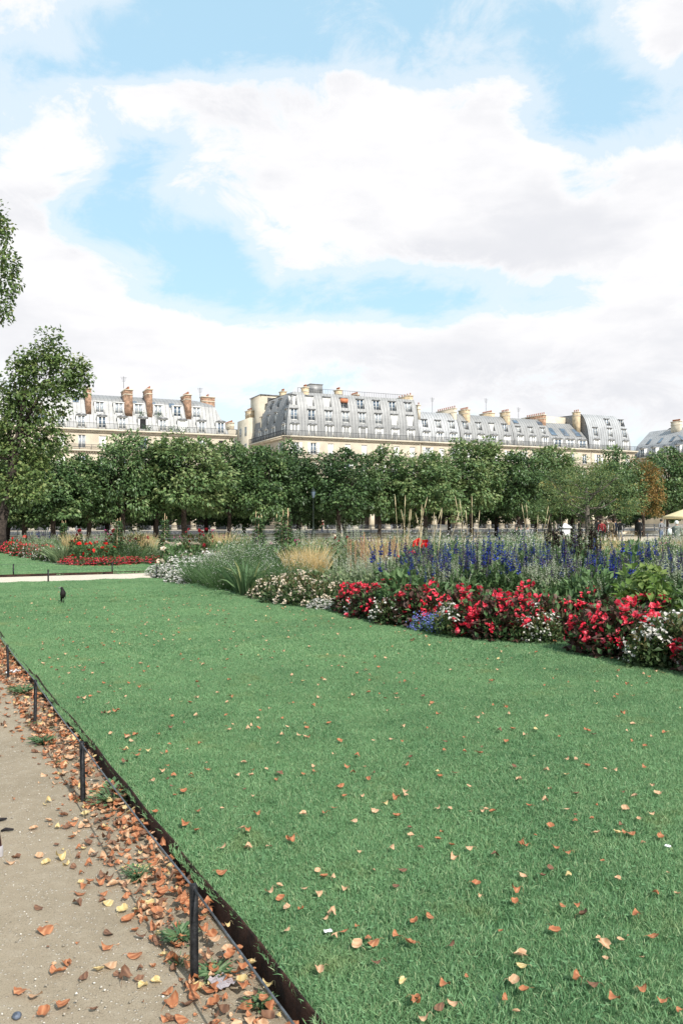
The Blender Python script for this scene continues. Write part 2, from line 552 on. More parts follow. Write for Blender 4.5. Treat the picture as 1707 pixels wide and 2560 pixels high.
def scatter(name, pts, rz, sc, ids, sources, label, cat, group=None):
    c = bpy.data.collections.new(name + '_patches')
    for s_ in sources: c.objects.link(s_)
    me = bpy.data.meshes.new(name)
    me.vertices.add(len(pts)); me.vertices.foreach_set('co', np.asarray(pts, np.float32).ravel())
    a = me.attributes.new('rz', 'FLOAT_VECTOR', 'POINT'); a.data.foreach_set('vector', np.column_stack([0 * rz, 0 * rz, rz]).astype(np.float32).ravel())
    a = me.attributes.new('sc', 'FLOAT', 'POINT'); a.data.foreach_set('value', np.asarray(sc, np.float32))
    a = me.attributes.new('pick', 'INT', 'POINT'); a.data.foreach_set('value', np.asarray(ids, np.int32))
    o = link(name, me, kind='stuff'); tag(o, label, cat, group)
    ng = bpy.data.node_groups.new(name, 'GeometryNodeTree')
    ng.interface.new_socket('Geometry', in_out='INPUT', socket_type='NodeSocketGeometry')
    ng.interface.new_socket('Geometry', in_out='OUTPUT', socket_type='NodeSocketGeometry')
    n, l = ng.nodes, ng.links
    gi, go = n.new('NodeGroupInput'), n.new('NodeGroupOutput')
    ci = n.new('GeometryNodeCollectionInfo'); ci.inputs['Collection'].default_value = c
    ci.inputs['Separate Children'].default_value = True; ci.inputs['Reset Children'].default_value = True
    ip = n.new('GeometryNodeInstanceOnPoints'); ip.inputs['Pick Instance'].default_value = True

    def na_(nm, ty):
        k = n.new('GeometryNodeInputNamedAttribute'); k.data_type = ty; k.inputs['Name'].default_value = nm
        return k.outputs['Attribute']
    l.new(gi.outputs[0], ip.inputs['Points']); l.new(ci.outputs[0], ip.inputs['Instance'])
    l.new(na_('pick', 'INT'), ip.inputs['Instance Index']); l.new(na_('rz', 'FLOAT_VECTOR'), ip.inputs['Rotation'])
    l.new(na_('sc', 'FLOAT'), ip.inputs['Scale']); l.new(ip.outputs[0], go.inputs[0])
    md = o.modifiers.new('patches', 'NODES'); md.node_group = ng
    return o


def lawn_points(step, d0, d1, edge, margin=1.2, seed=3):
    rg = np.random.default_rng(seed)
    xs = np.arange(-14, 16, step); ys = np.arange(max(1.2, d0), d1, step)
    X, Y = np.meshgrid(xs, ys); P = np.column_stack([X.ravel(), Y.ravel()]) + rg.uniform(-.25, .25, (X.size, 2)) * step
    off = (P - E0) @ EP
    cross = (P - N0) @ CN
    k = (off > edge) & (cross < -.2) & (np.abs(P[:, 0]) < P[:, 1] * .415 + margin) & (P[:, 1] >= d0 - step) & ~inside(P, BED1)
    P = P[k]
    return np.column_stack([P, lawn_z(P[:, 0], P[:, 1])]), rg


near_src = [blade_tile('grass_patch', .42, 3700, .012, .045, .0026, 20 + i, M_GRASS) for i in range(5)]
P, rg = lawn_points(.26, 1.9, 9.0, .29)
# a fringe of blades right along the edging
fa = np.arange(-1.5, 12, .13); fr = E0 + np.outer(fa, ED) + EP * .212
fr = np.column_stack([fr, lawn_z(fr[:, 0], fr[:, 1])])
P = np.concatenate([P, fr])
n = len(P)
EANG = math.atan2(ED[1], ED[0])
rr = rg.uniform(0, 6.283, n); rr[-len(fr):] = EANG + np.pi / 2 * rg.integers(0, 4, len(fr))
scatter('grass', P, rr, rg.uniform(.75, 1.25, n), rg.integers(0, 5, n), near_src,
        'short mown lawn grass beside the gravel path', 'grass')
mid_src = [blade_tile('grass_patch', .8, 3600, .016, .045, .0050, 40 + i, M_GRASS) for i in range(4)]
P, rg = lawn_points(.42, 9.0, 26.0, .56, 1.6, 8)
fa = np.arange(7, 20, .25); fr = E0 + np.outer(fa, ED) + EP * .425; fr = np.column_stack([fr, lawn_z(fr[:, 0], fr[:, 1])]); P = np.concatenate([P, fr])
n = len(P)
rr = rg.uniform(0, 6.283, n); rr[-len(fr):] = EANG + np.pi / 2 * rg.integers(0, 4, len(fr))
scatter('grass', P, rr, rg.uniform(.85, 1.12, n), rg.integers(0, 4, n), mid_src,
        'mown lawn grass running up to the flower bed and side path', 'grass')
# turf beyond the side path
rg = np.random.default_rng(77)
X, Y = np.meshgrid(np.arange(-26, 2, .6), np.arange(20, 48, .6)); P = np.column_stack([X.ravel(), Y.ravel()]) + rg.uniform(-.25, .25, (X.size, 2))
k = ((P - far0) @ CN > .3) & ~inside(P, BED2) & inside(P, [tuple(p) for p in L2]) & (np.abs(P[:, 0]) < P[:, 1] * .415 + 1.5)
P = P[k]; n = len(P)
far_src = [blade_tile('grass_patch', 1.1, 1500, .03, .06, .011, 60 + i, M_GRASS) for i in range(3)]
scatter('grass', np.column_stack([P, np.full(n, LZ)]), rg.uniform(0, 6.283, n), rg.uniform(.85, 1.1, n), rg.integers(0, 3, n), far_src,
        'lawn grass beyond the side path, around the red flower bed', 'grass')

# ------------------------------------------------------------------ steel edging and wire fence
M_RUST = mat('rusted_steel', (.012, .009, .008), .9, .35, 9, .7, 45, 0, .15, col2=(.055, .028, .020))
M_IRON = mat('dark_iron', (.028, .028, .030), .55, .3, 30, .15, 120, .6, .45)
M_WIRE = mat('galvanised_wire', (.16, .17, .18), .45, .2, 40, 0, 40, .7, .5)
ed = thing('lawn_edging', 'rusty dark steel edging strip holding the lawn above the gravel path', 'edging', (E0[0], E0[1], 0))
a0 = -6.0; R.seed(4)
while a0 < 21.5:
    ln = R.uniform(2.2, 3.0); g = Geo()
    h = LZ + .024 + R.uniform(-.008, .008); k = R.uniform(-.006, .006)
    V = []
    ns = 12
    for i in range(ns + 1):
        a = a0 + (ln - .015) * i / ns; w = .007 * math.sin(a * 2.1) + .004 * math.sin(a * 6.7 + k * 900) + k
        for bb, z in ((-.012, -.08), (-.012, h - .004), (-.009, h), (-.004, h), (0, -.08)):
            p = ED * a + EP * (bb + w)
            V.append((p[0], p[1], z + (.004 * math.sin(a * 3.3) if z > 0 else 0)))
    q = [(i * 5 + j, i * 5 + (j + 1) % 5, i * 5 + 5 + (j + 1) % 5, i * 5 + 5 + j) for i in range(ns) for j in range(5)]
    g.add(V, q); g.quad(*[V[i] for i in (0, 1, 3, 4)]); g.quad(*[V[ns * 5 + i] for i in (4, 3, 1, 0)])
    g.build('edging_strip', M_RUST, ed)
    a0 += ln + R.choice([0, 0, .05])

p1 = at(480, 2457, 0); p4 = at(21, 1696, 0)
PD = Vector((p4.x - p1.x, p4.y - p1.y, 0)); PSTEP = PD / 3
wf = thing('wire_fence', 'low fence of square dark iron posts and one wire beside the lawn edging', 'fence', (p1.x, p1.y, 0))
tops = []
for i in range(-3, 8):
    base = PSTEP * i + Vector((R.uniform(-.01, .01), R.uniform(-.02, .02), 0))
    top = base + Vector((R.uniform(-.012, .012), R.uniform(-.01, .01), .352))
    g = Geo(); w = .0125
    ang = math.atan2(PD.y, PD.x) + R.uniform(-.1, .1); ca, sa = math.cos(ang) * w, math.sin(ang) * w
    V = []
    for c, s_ in ((base - Vector((0, 0, .06)), 1), (top - Vector((0, 0, .004)), 1), (top, .82)):
        for sx, sy in ((1, 1), (-1, 1), (-1, -1), (1, -1)):
            V.append((c.x + s_ * (sx * ca - sy * sa), c.y + s_ * (sx * sa + sy * ca), c.z))
    q = [(r * 4 + j, r * 4 + (j + 1) % 4, r * 4 + 4 + (j + 1) % 4, r * 4 + 4 + j) for r in (0, 1) for j in range(4)] + [(8, 9, 10, 11)]
    g.add(V, q); g.build('post', M_IRON, wf)
    tops.append(top - Vector((0, 0, .014)))
for i in range(len(tops) - 1):
    g = Geo(); a, b = tops[i], tops[i + 1]
    g.tube([a.lerp(b, t) - Vector((0, 0, .012 * 4 * t * (1 - t))) for t in np.linspace(0, 1, 7)], .0042, 6)
    g.build('wire', M_WIRE, wf, smooth=True)

# edging and small posts of the side path
for off, lab in ((-.02, 'thin dark steel edging on the near side of the pale side path'), (PATHW + .02, 'thin dark steel edging on the far side of the pale side path')):
    g = Geo(); a, b = N0 - CD * 12 + CN * off, N0 + CD * 30 + CN * off
    n2 = CN * .012
    V = [(*(a - n2), -.02), (*(b - n2), -.02), (*(b + n2), -.02), (*(a + n2), -.02)]
    V += [(x_, y_, LZ + (.012 if off < 0 else .05)) for x_, y_, _ in V]
    g.add(V, [(0, 1, 5, 4), (1, 2, 6, 5), (2, 3, 7, 6), (3, 0, 4, 7), (4, 5, 6, 7)])
    tag(g.build('path_edging', M_RUST), lab, 'edging')
for k, (pxs, off) in enumerate((((77, 262), -.25), ((60, 250, 400), PATHW + .2))):
    pts = []
    for i in range(-2, 6):
        # posts evenly spaced along the side path
        s0 = 3.05 if k == 0 else 2.55
        p = N0 + CD * (s0 - 1.95 + i * 2.72) + CN * off
        pts.append(Vector((p[0], p[1], LZ if off < 0 else LZ)))
    f = thing('wire_fence', ['low wire fence along the near edge of the pale side path', 'low wire fence on the far lawn side of the pale side path'][k], 'fence', pts[0])
    for i, p in enumerate(pts):
        r = p - pts[0]; g = Geo(); g.box(r.x - .015, r.x + .015, r.y - .015, r.y + .015, -.05, .33); g.build('post', M_IRON, f)
        if i:
            g = Geo(); g.tube([pts[i - 1] - pts[0] + Vector((0, 0, .32)), r + Vector((0, 0, .32))], .003, 5); g.build('wire', M_WIRE, f)
# ------------------------------------------------------------------ buildings along the street
U = np.array([.9104, .4138])                 # along the street front, away to the right
NI = np.array([-.4138, .9104])               # into the block
P0 = np.array([-9.86, 145.0])                # street corner of the middle block
UANG = math.atan2(U[1], U[0])

M_STONE = mat('cream_stone', (.55, .475, .37), .85, .07, .6, .2, 12)
M_STONE2 = mat('pale_render', (.58, .51, .40), .9, .07, .5, .15, 10)
M_ZINC = mat('zinc_roof', (.275, .275, .272), .55, .07, .7, .12, 5, .25, .45)
M_ZINC2 = mat('bright_zinc_roof', (.36, .365, .37), .5, .07, .7, .12, 5, .25, .5)
M_SEAM = mat('zinc_seam', (.235, .235, .24), .5, .15, 3, 0, 5, .3, .45)
M_WHITE = mat('white_paint', (.80, .79, .76), .6, .05, 2)
M_BLIND = mat('white_blind', (.78, .77, .75), .8, .04, 3)
M_GLASS = glassmat('window_glass', (.10, .14, .19))
M_GLASS2 = glassmat('curtained_glass', (.34, .37, .40), .15)
M_GLASS3 = glassmat('sky_tinted_glass', (.17, .22, .28), .08)  # paler tint puts the reflected sky into the pane colour
M_DARK = mat('room_shade', (.02, .02, .022), .9, .2, 1)  # near-black colour stands in for the shade of rooms behind open windows
M_RAIL = mat('balcony_iron', (.05, .055, .06), .6, .2, 9)
M_BRICK = mat('chimney_brick', (.34, .21, .14), .9, .25, 2.2, .3, 14)
M_BUFF = mat('buff_chimney', (.56, .44, .29), .9, .14, 1.3, .2, 8)
M_POT = mat('clay_pot', (.42, .17, .09), .85, .2, 6)
M_AWN = mat('orange_awning', (.55, .20, .10), .85, .1, 5)
M_LEAFP = leafmat('balcony_plant', [(.03, .09, .03), (.09, .18, .06)], .2)
M_SHOP = mat('shop_front', (.035, .03, .028), .5, .5, .5)  # shade under the arcade is put into this near-black base colour

WCACHE = {}


def window_meshes(w, h, style):
    """white casement in a surround with two leaves; style: glass, blind, open"""
    k = (round(w, 2), round(h, 2), style)
    if k in WCACHE: return WCACHE[k]
    f = Geo(); t = .075
    f.box(-w / 2, -w / 2 + t, -.05, .07, 0, h); f.box(w / 2 - t, w / 2, -.05, .07, 0, h)
    f.box(-w / 2 + t, w / 2 - t, -.05, .07, h - t, h); f.box(-w / 2 + t, w / 2 - t, -.05, .07, 0, t * 1.3)
    p = Geo()
    if style.startswith('glass'):
        f.box(-.07, .07, -.03, .06, t * 1.3, h - t)
        for z in (h * .36, h * .68): f.box(-w / 2 + t, -.07, 0, .04, z - .02, z + .02); f.box(.07, w / 2 - t, 0, .04, z - .02, z + .02)
        p.box(-w / 2 + t, -.07, .045, .06, t * 1.3, h - t); p.box(.07, w / 2 - t, .045, .06, t * 1.3, h - t); pm, pn = {'glass': M_GLASS, 'glass2': M_GLASS2, 'glass3': M_GLASS3}[style], 'pane'
    elif style == 'open':
        p.box(-w / 2 + t, w / 2 - t, .062, .08, t * 1.3, h - t); pm, pn = M_DARK, 'dark_sheet'  # solid dark sheet in place of a shaded room
    else:
        for i in range(9):
            z0 = t * 1.3 + (h - 2.3 * t) * i / 9
            p.box(-w / 2 + t, w / 2 - t, .0 - .006 * (i % 2), .03, z0 + .004, z0 + (h - 2.3 * t) / 9)
        pm, pn = M_BLIND, 'blind'
    WCACHE[k] = (f.mesh('window', M_WHITE), p.mesh(pn, pm), pn)
    return WCACHE[k]


def shutter_mesh(w, h):
    k = ('s', round(w, 2), round(h, 2))
    if k not in WCACHE:
        s = Geo(); s.box(-w / 2, w / 2, -.05, -.01, 0, h)
        for i in range(6): s.box(-w / 2 + .05, w / 2 - .05, -.068, -.05, h * (i + .12) / 6, h * (i + .88) / 6)
        WCACHE[k] = s.mesh('shutter', M_WHITE)
    return WCACHE[k]


class Side:
    """one face of a block: a runs along it, y goes into the building"""
    def __init__(s, root, origin, ang): s.root, s.o, s.ang = root, origin, ang
    def put(s, name, me, a, y, z, parent=None, sx=1):
        ca, sa = math.cos(s.ang), math.sin(s.ang)
        o = link(name, me, parent or s.root, loc=(s.o[0] + a * ca - y * sa, s.o[1] + a * sa + y * ca, z), rot=(0, 0, s.ang))
        if sx != 1: o.scale = (sx, 1, 1)
        return o
    def win(s, a, y, z, w, h, style):
        if style == 'glass': style = R.choice(['glass', 'glass2', 'glass3', 'glass2'])
        f, p, pn = window_meshes(w, h, style)
        o = s.put('window', f, a, y, z)
        link(pn, p, o)
        return o
    def pts(s, V):
        ca, sa = math.cos(s.ang), math.sin(s.ang)
        return [(s.o[0] + a * ca - y * sa, s.o[1] + a * sa + y * ca, z) for a, y, z in V]


def holed(g, sd, a0, a1, zc, yf, holes, hipL=None, hipR=None, mat_=0, rmat=1, acuts=None):
    """a sheet over (a, z) with y = yf(z), with openings; holes: (a0, a1, z0, z1, ywin)"""
    zs = sorted(set([round(z, 3) for z in zc] + [round(h[2], 3) for h in holes] + [round(h[3], 3) for h in holes]))
    zs = [z for z in zs if zc[0] - 1e-6 <= z <= zc[-1] + 1e-6]
    as_ = sorted(set([a0, a1] + [h[0] for h in holes] + [h[1] for h in holes] + list(acuts or [])))

    def cl(a, z):
        if hipL: a = max(a, a0 + hipL(z))
        if hipR: a = min(a, a1 - hipR(z))
        return a
    for i in range(len(zs) - 1):
        za, zb = zs[i], zs[i + 1]
        for j in range(len(as_) - 1):
            aa, ab_ = as_[j], as_[j + 1]; ac, zm = (aa + ab_) / 2, (za + zb) / 2
            if any(h[0] < ac < h[1] and h[2] < zm < h[3] for h in holes): continue
            if hipL and ab_ <= a0 + min(hipL(za), hipL(zb)): continue
            if hipR and aa >= a1 - min(hipR(za), hipR(zb)): continue
            g.quad(*sd.pts([(cl(aa, za), yf(za), za), (cl(ab_, za), yf(za), za), (cl(ab_, zb), yf(zb), zb), (cl(aa, zb), yf(zb), zb)]), mat=mat_)
    for (ha, hb, z0, z1, yw) in holes:
        zz = [z for z in zs if z0 - 1e-6 <= z <= z1 + 1e-6]
        for i in range(len(zz) - 1):
            for aa in (ha, hb):
                g.quad(*sd.pts([(aa, yf(zz[i]), zz[i]), (aa, yw, zz[i]), (aa, yw, zz[i + 1]), (aa, yf(zz[i + 1]), zz[i + 1])]), mat=rmat)
        for z in (z0, z1):
            if abs(yf(z) - yw) > .01:
                g.quad(*sd.pts([(ha, yf(z), z), (hb, yf(z), z), (hb, yw, z), (ha, yw, z)]), mat=rmat)


def railing(sd, a0, a1, y, z, h=.95, step=.16, name='railing'):
    g = Geo()
    def bx(aa, ab_, y0, y1, z0, z1):
        V = sd.pts([(a, yy, zz) for zz in (z0, z1) for yy in (y0, y1) for a in (aa, ab_)])
        g.add(V, [(0, 2, 3, 1), (4, 5, 7, 6), (0, 1, 5, 4), (2, 6, 7, 3), (0, 4, 6, 2), (1, 3, 7, 5)])
    bx(a0, a1, y - .03, y + .03, z + h - .05, z + h); bx(a0, a1, y - .02, y + .02, z + .08, z + .12)
    a = a0
    while a <= a1 + 1e-6:
        big = int(round((a - a0) / step)) % 9 == 0
        r = .03 if big else .012
        bx(a - r, a + r, y - r, y + r, z, z + h - .05); a += step
    return g.build(name, M_RAIL, sd.root, kind='stuff')


def slab(sd, name, a0, a1, y0, y1, z0, z1, m, parent=None):
    g = Geo(); V = sd.pts([(a, yy, zz) for zz in (z0, z1) for yy in (y0, y1) for a in (a0, a1)])
    g.add(V, [(0, 2, 3, 1), (4, 5, 7, 6), (0, 1, 5, 4), (2, 6, 7, 3), (0, 4, 6, 2), (1, 3, 7, 5)])
    return g.build(name, m, parent or sd.root)


def chimney(root, x, y0, y1, w, zb, zt, m, pots=6, front_slope=None, band=True):
    """party-wall stack running back from the roof front, with a cap and clay pots"""
    g = Geo(); g.box(x - w / 2, x + w / 2, y0, y1, zb, zt)
    c = g.build('chimney', m, root)
    k = Geo(); k.box(x - w / 2 - .1, x + w / 2 + .1, y0 - .1, y1 + .1, zt, zt + .18); k.build('chimney_cap', M_STONE2, c)
    if band: k = Geo(); k.box(x - w / 2 - .06, x + w / 2 + .06, y0 - .06, y1 + .06, zt - .75, zt - .6); k.build('chimney_band', M_STONE2, c)
    p = Geo()
    for i in range(pots):
        yy = y0 + .25 + (y1 - y0 - .5) * i / max(1, pots - 1)
        p.lathe([(.12, 0), (.10, .35), (.125, .37), (.125, .45), (.08, .45)], (x, yy, zt + .18), 8)
    p.build('chimney_pots', M_POT, c, kind='stuff')
    return c


def tri_ped(w):
    k = ('ped', w)
    if k not in WCACHE:
        g = Geo()
        V = [(-w / 2, -.16, 0), (w / 2, -.16, 0), (0, -.16, .26), (-w / 2, .5, 0), (w / 2, .5, 0), (0, .5, .26)]
        g.add(V, [(0, 3, 4, 1), (0, 2, 5, 3), (1, 4, 5, 2)], [(0, 1, 2), (3, 5, 4)])
        g.box(-w / 2 - .04, w / 2 + .04, -.2, .5, -.09, -.002)
        WCACHE[k] = g.mesh('pediment', M_SEAM)
    return WCACHE[k]


def dormer(sd, a, z0, h, w, yf, style, ped=True):
    """upright dormer standing out of the slope: cheeks, roof, window"""
    yb = yf(z0) - .05
    yt = yf(z0 + h + .3) + .1
    g = Geo()
    for s in (-1, 1):
        x0, x1 = (a + s * w / 2, a + s * (w / 2 + .16)); x0, x1 = min(x0, x1), max(x0, x1)
        V = sd.pts([(x, y, z) for z in (z0, z0 + h) for y in (yb, yt) for x in (x0, x1)])
        g.add(V, [(0, 2, 3, 1), (4, 5, 7, 6), (0, 1, 5, 4), (2, 6, 7, 3), (0, 4, 6, 2), (1, 3, 7, 5)])
    V = sd.pts([(x, y, z) for z in (z0 + h, z0 + h + .12) for y in (yb - .08, yt) for x in (a - w / 2 - .22, a + w / 2 + .22)])
    g.add(V, [(0, 2, 3, 1), (4, 5, 7, 6), (0, 1, 5, 4), (2, 6, 7, 3), (0, 4, 6, 2), (1, 3, 7, 5)])
    d = g.build('dormer', M_WHITE, sd.root)
    if style == 'glass': style = R.choice(['glass', 'glass2', 'glass3', 'glass2'])
    f, p, pn = window_meshes(w, h, style)
    o = sd.put('window', f, a, yb + .1, z0, parent=d); # pane sits inside the dormer window
    o2 = sd.put(pn, p, a, yb + .1, z0, parent=d)
    if ped:
        sd.put('pediment', tri_ped(round(w + .42, 2)), a, yb, z0 + h + .215, parent=d)


def seams(sd, a0, a1, zs, yf, holes, hipL=None, hipR=None, step=.62, mt=None):
    g = Geo(); a = a0 + step / 2
    while a < a1:
        for i in range(len(zs) - 1):
            za, zb = zs[i], zs[i + 1]; zm = (za + zb) / 2
            if any(h[0] - .05 < a < h[1] + .05 and h[2] - .05 < zm < h[3] + .05 for h in holes): continue
            if hipL and a < a0 + max(hipL(za), hipL(zb)) + .03: continue
            if hipR and a > a1 - max(hipR(za), hipR(zb)) - .03: continue
            r = .025
            V = sd.pts([(a - r, yf(za) - .05, za), (a + r, yf(za) - .05, za), (a + r, yf(zb) - .05, zb), (a - r, yf(zb) - .05, zb),
                        (a - r, yf(za) + .02, za), (a + r, yf(za) + .02, za), (a + r, yf(zb) + .02, zb), (a - r, yf(zb) + .02, zb)])
            g.add(V, [(0, 1, 2, 3), (0, 3, 7, 4), (1, 5, 6, 2)])
        a += step
    return g.build('roof_seams', mt or M_SEAM, sd.root, kind='stuff')


def ell(a, b, base=.55):
    return lambda z: base + a * (1 - math.sqrt(max(0.0, 1 - (min(z, b) / b) ** 2)))


def slope(z1, k1, z2, k2, base=.55):
    return lambda z: base + (k1 * z / z1 if z < z1 else k1 + (k2 - k1) * (z - z1) / (z2 - z1))


def block(name, label, s0, s1, depth, zc, H, prof, bays, rows, hipL=False, hipR=False, zinc=None, front=0.0, side_bays=None,
          floors=None, shut=None, fstyle=None, arcade=True):
    """one building: arcade, stone floors, balcony, zinc mansard with its windows, chimneys added by the caller.
    rows: list of (kind, z0, h, w, [style per bay])"""
    o = P0 + U * s0 + NI * front; L = s1 - s0
    root = thing(name, label, 'building', (o[0], o[1], 0), UANG)
    sides = [(Side(root, (0, 0), 0), 0, L, bays, hipL, hipR, False)]
    if hipL and side_bays is not None: sides.append((Side(root, (0, depth), -math.pi / 2), 0, depth, [depth - b for b in side_bays], False, True, True))
    zinc = zinc or M_ZINC
    ytop = prof(H)
    for (sd, a0, a1, bs, hl, hr, isside) in sides:
        holes = []
        zoff = lambda z: prof(z - zc)
        for (kind, z0, h, w, st) in rows:
            for i, b in enumerate(bs):
                s_ = st[i % len(st)] if not isside else 'glass'
                if s_ is None: continue
                if kind == 'recess':
                    holes.append((b - w / 2, b + w / 2, zc + z0, zc + z0 + h, prof(z0 + h) + .02))
                    sd.win(b, prof(z0 + h) - .06, zc + z0, w, h, s_)
                    slab(sd, 'window_hood', b - w / 2 - .14, b + w / 2 + .14, prof(z0 + h) - .3, prof(z0 + h) + .3, zc + z0 + h + .003, zc + z0 + h + .13, M_SEAM)
                elif kind == 'dormer':
                    dormer(sd, b, zc + z0, h, w, zoff, s_)
                elif kind == 'box':
                    dormer(sd, b, zc + z0, h, w, zoff, s_, ped=False)
                elif kind == 'sky':
                    zm = z0 + h / 2; k = (prof(z0 + h) - prof(z0)) / h
                    g = Geo()
                    V = [(b - w / 2, prof(z0) - .09, zc + z0), (b + w / 2, prof(z0) - .09, zc + z0), (b + w / 2, prof(z0 + h) - .09, zc + z0 + h), (b - w / 2, prof(z0 + h) - .09, zc + z0 + h)]
                    V2 = [(b - w / 2, prof(z0) + .1, zc + z0), (b + w / 2, prof(z0) + .1, zc + z0), (b + w / 2, prof(z0 + h) + .1, zc + z0 + h), (b - w / 2, prof(z0 + h) + .1, zc + z0 + h)]
                    g.add(sd.pts(V + V2), [(0, 1, 2, 3), (0, 4, 5, 1), (1, 5, 6, 2), (2, 6, 7, 3), (3, 7, 4, 0)])
                    wo = g.build('skylight', M_SEAM, root)
                    g = Geo(); e = .09
                    g.quad(*sd.pts([(b - w / 2 + e, prof(z0 + e) - .1, zc + z0 + e), (b + w / 2 - e, prof(z0 + e) - .1, zc + z0 + e),
                                    (b + w / 2 - e, prof(z0 + h - e) - .1, zc + z0 + h - e), (b - w / 2 + e, prof(z0 + h - e) - .1, zc + z0 + h - e)]))
                    g.build('pane', M_GLASS, wo)
        g = Geo()
        zs = [zc + H * i / 14 for i in range(15)]
        hip = (lambda z: prof(z - zc))
        holed(g, sd, a0, a1, zs, hip, holes, hip if hl else None, hip if hr else None, 0, 1)
        if not isside:
            # roof top and far slope, gable ends
            xl, xr = (ytop if hipL else 0), (L - ytop if hipR else L)
            g.quad((xl, ytop, zc + H), (xr, ytop, zc + H), (xr, depth - ytop, zc + H + .25), (xl, depth - ytop, zc + H + .25))
            g.quad((0, depth, zc), (L, depth, zc), (xr, depth - ytop, zc + H + .25), (xl, depth - ytop, zc + H + .25))
            for xx, hp in ((0, hipL), (L, hipR)):
                if not hp:
                    for i in range(14):
                        g.quad((xx, hip(zs[i]), zs[i]), (xx, depth - hip(zs[i]), zs[i]), (xx, depth - hip(zs[i + 1]), zs[i + 1]), (xx, hip(zs[i + 1]), zs[i + 1]), mat=1)
            if hipR:
                for i in range(14):
                    g.quad((L - hip(zs[i]), hip(zs[i]), zs[i]), (L - hip(zs[i]), depth, zs[i]), (L - hip(zs[i + 1]), depth, zs[i + 1]), (L - hip(zs[i + 1]), hip(zs[i + 1]), zs[i + 1]))
        g.build('roof', [zinc, M_SEAM], root)
        seams(sd, a0, a1, zs, hip, holes, hip if hl else None, hip if hr else None, mt=M_SEAM)
        # cornice and balcony
        ex0, ex1 = (a0 - (.0 if not hl else .5)), (a1 + (.5 if hr else 0))
        slab(sd, 'cornice', ex0, ex1, -.5, prof(0) + .3, zc - .28, zc, M_STONE2)
        slab(sd, 'cornice_moulding', ex0 + .2, ex1 - .2, -.25, .0, zc - .55, zc - .283, M_STONE)
        railing(sd, ex0, ex1, -.42, zc)
        # stone front with openings
        fl = floors or [(13.35, 2.05), (9.6, 2.35), (6.0, 2.3)]
        hs = []
        for fi, (fz, fh) in enumerate(fl):
            for i, b in enumerate(bs):
                st = (fstyle[fi][i % len(fstyle[fi])] if fstyle and not isside else ['glass', 'glass', 'blind'][(i * 7 + fi * 3 + len(name)) % 3])
                if st is None: continue
                w = 1.12
                hs.append((b - w / 2, b + w / 2, fz, fz + fh, .22))
                sd.win(b, .16, fz, w, fh, st)
                if (shut and shut[fi % len(shut)]) and st != 'blind':
                    for s in (-1, 1): sd.put('shutter', shutter_mesh(.56, fh), b + s * (w / 2 + .3), 0, fz)
        g = Geo(); holed(g, sd, a0, a1, [5.3, zc - .28], lambda z: 0.0, hs, None, None, 0, 0)
        g.build('wall', M_STONE, root)
        slab(sd, 'string_course', ex0, ex1, -.45, -.002, 12.55, 12.8, M_STONE2)
        dn = Geo(); a = a0 + .2
        while a < a1 - .2:
            dn.add(sd.pts([(x, y, z) for z in (12.33, 12.54) for y in (-.3, 0) for x in (a, a + .16)]), [(0, 2, 3, 1), (0, 1, 5, 4), (0, 4, 6, 2), (1, 3, 7, 5)]); a += .4
        dn.build('dentils', M_STONE2, root, kind='stuff')
        railing(sd, ex0, ex1, -.38, 12.8, .85, .2)
        slab(sd, 'string_course', ex0, ex1, -.3, -.002, 5.32, 5.6, M_STONE2)
    # back and ends, one shell
    g = Geo(); d2 = depth
    if not (hipL and side_bays is not None): g.quad((0, 0, 0), (0, d2, 0), (0, d2, zc - .3), (0, 0, zc - .3))
    else: g.quad((0, 0.02, 0), (0, d2, 0), (0, d2, 5.3), (0, 0.02, 5.3))
    g.quad((L, 0, 0), (L, d2, 0), (L, d2, zc - .3), (L, 0, zc - .3)); g.quad((0, d2, 0), (L, d2, 0), (L, d2, zc - .3), (0, d2, zc - .3))
    g.quad((0, 0, 5.3), (L, 0, 5.3), (L, 4.2, 5.3), (0, 4.2, 5.3))
    g.build('outer_wall', M_STONE2, root)
    # arcade: pillars with the shaded walk behind
    g = Geo(); g.box(.1, L - .1, 4.0, 4.15, 0, 5.28); g.build('shop_front', M_SHOP, root)
    pil = Geo(); pil.box(-.40, .40, 0, .7, 0, 4.3); pil.box(-.45, .45, -.04, .74, 4.3, 4.5); pil.box(-.44, .44, -.03, .73, 0, .35)
    pm = pil.mesh('pillar', M_STONE2)
    arch = Geo(); n = 8; bw = (bays[1] - bays[0]) if len(bays) > 1 else 3.3; r = bw / 2 - .40
    for i in range(n):
        t0, t1 = math.pi * i / n, math.pi * (i + 1) / n
        x0, x1 = -r * math.cos(t0), -r * math.cos(t1); z0, z1 = 4.5 - .9 + .9 * math.sin(t0) * .85, 4.5 - .9 + .9 * math.sin(t1) * .85
        for yy in (0.01, .6): arch.quad((x0, yy, z0), (x1, yy, z1), (x1, yy, 5.3), (x0, yy, 5.3))
        arch.quad((x0, .01, z0), (x1, .01, z1), (x1, .6, z1), (x0, .6, z0))
    am_ = arch.mesh('arch', M_STONE2)
    xs = [b - bw / 2 for b in bays] + [bays[-1] + bw / 2]
    for xx in xs: link('pillar', pm, root, loc=(min(max(xx, .5), L - .5), 0.0, 0))
    for b in bays: link('arch', am_, root, loc=(b, 0, 0))
    return root


def bays_of(s0, s1, n, m0=None):
    L = s1 - s0; st = L / n
    return [st * (i + .5) for i in range(n)]


ZC = 16.5
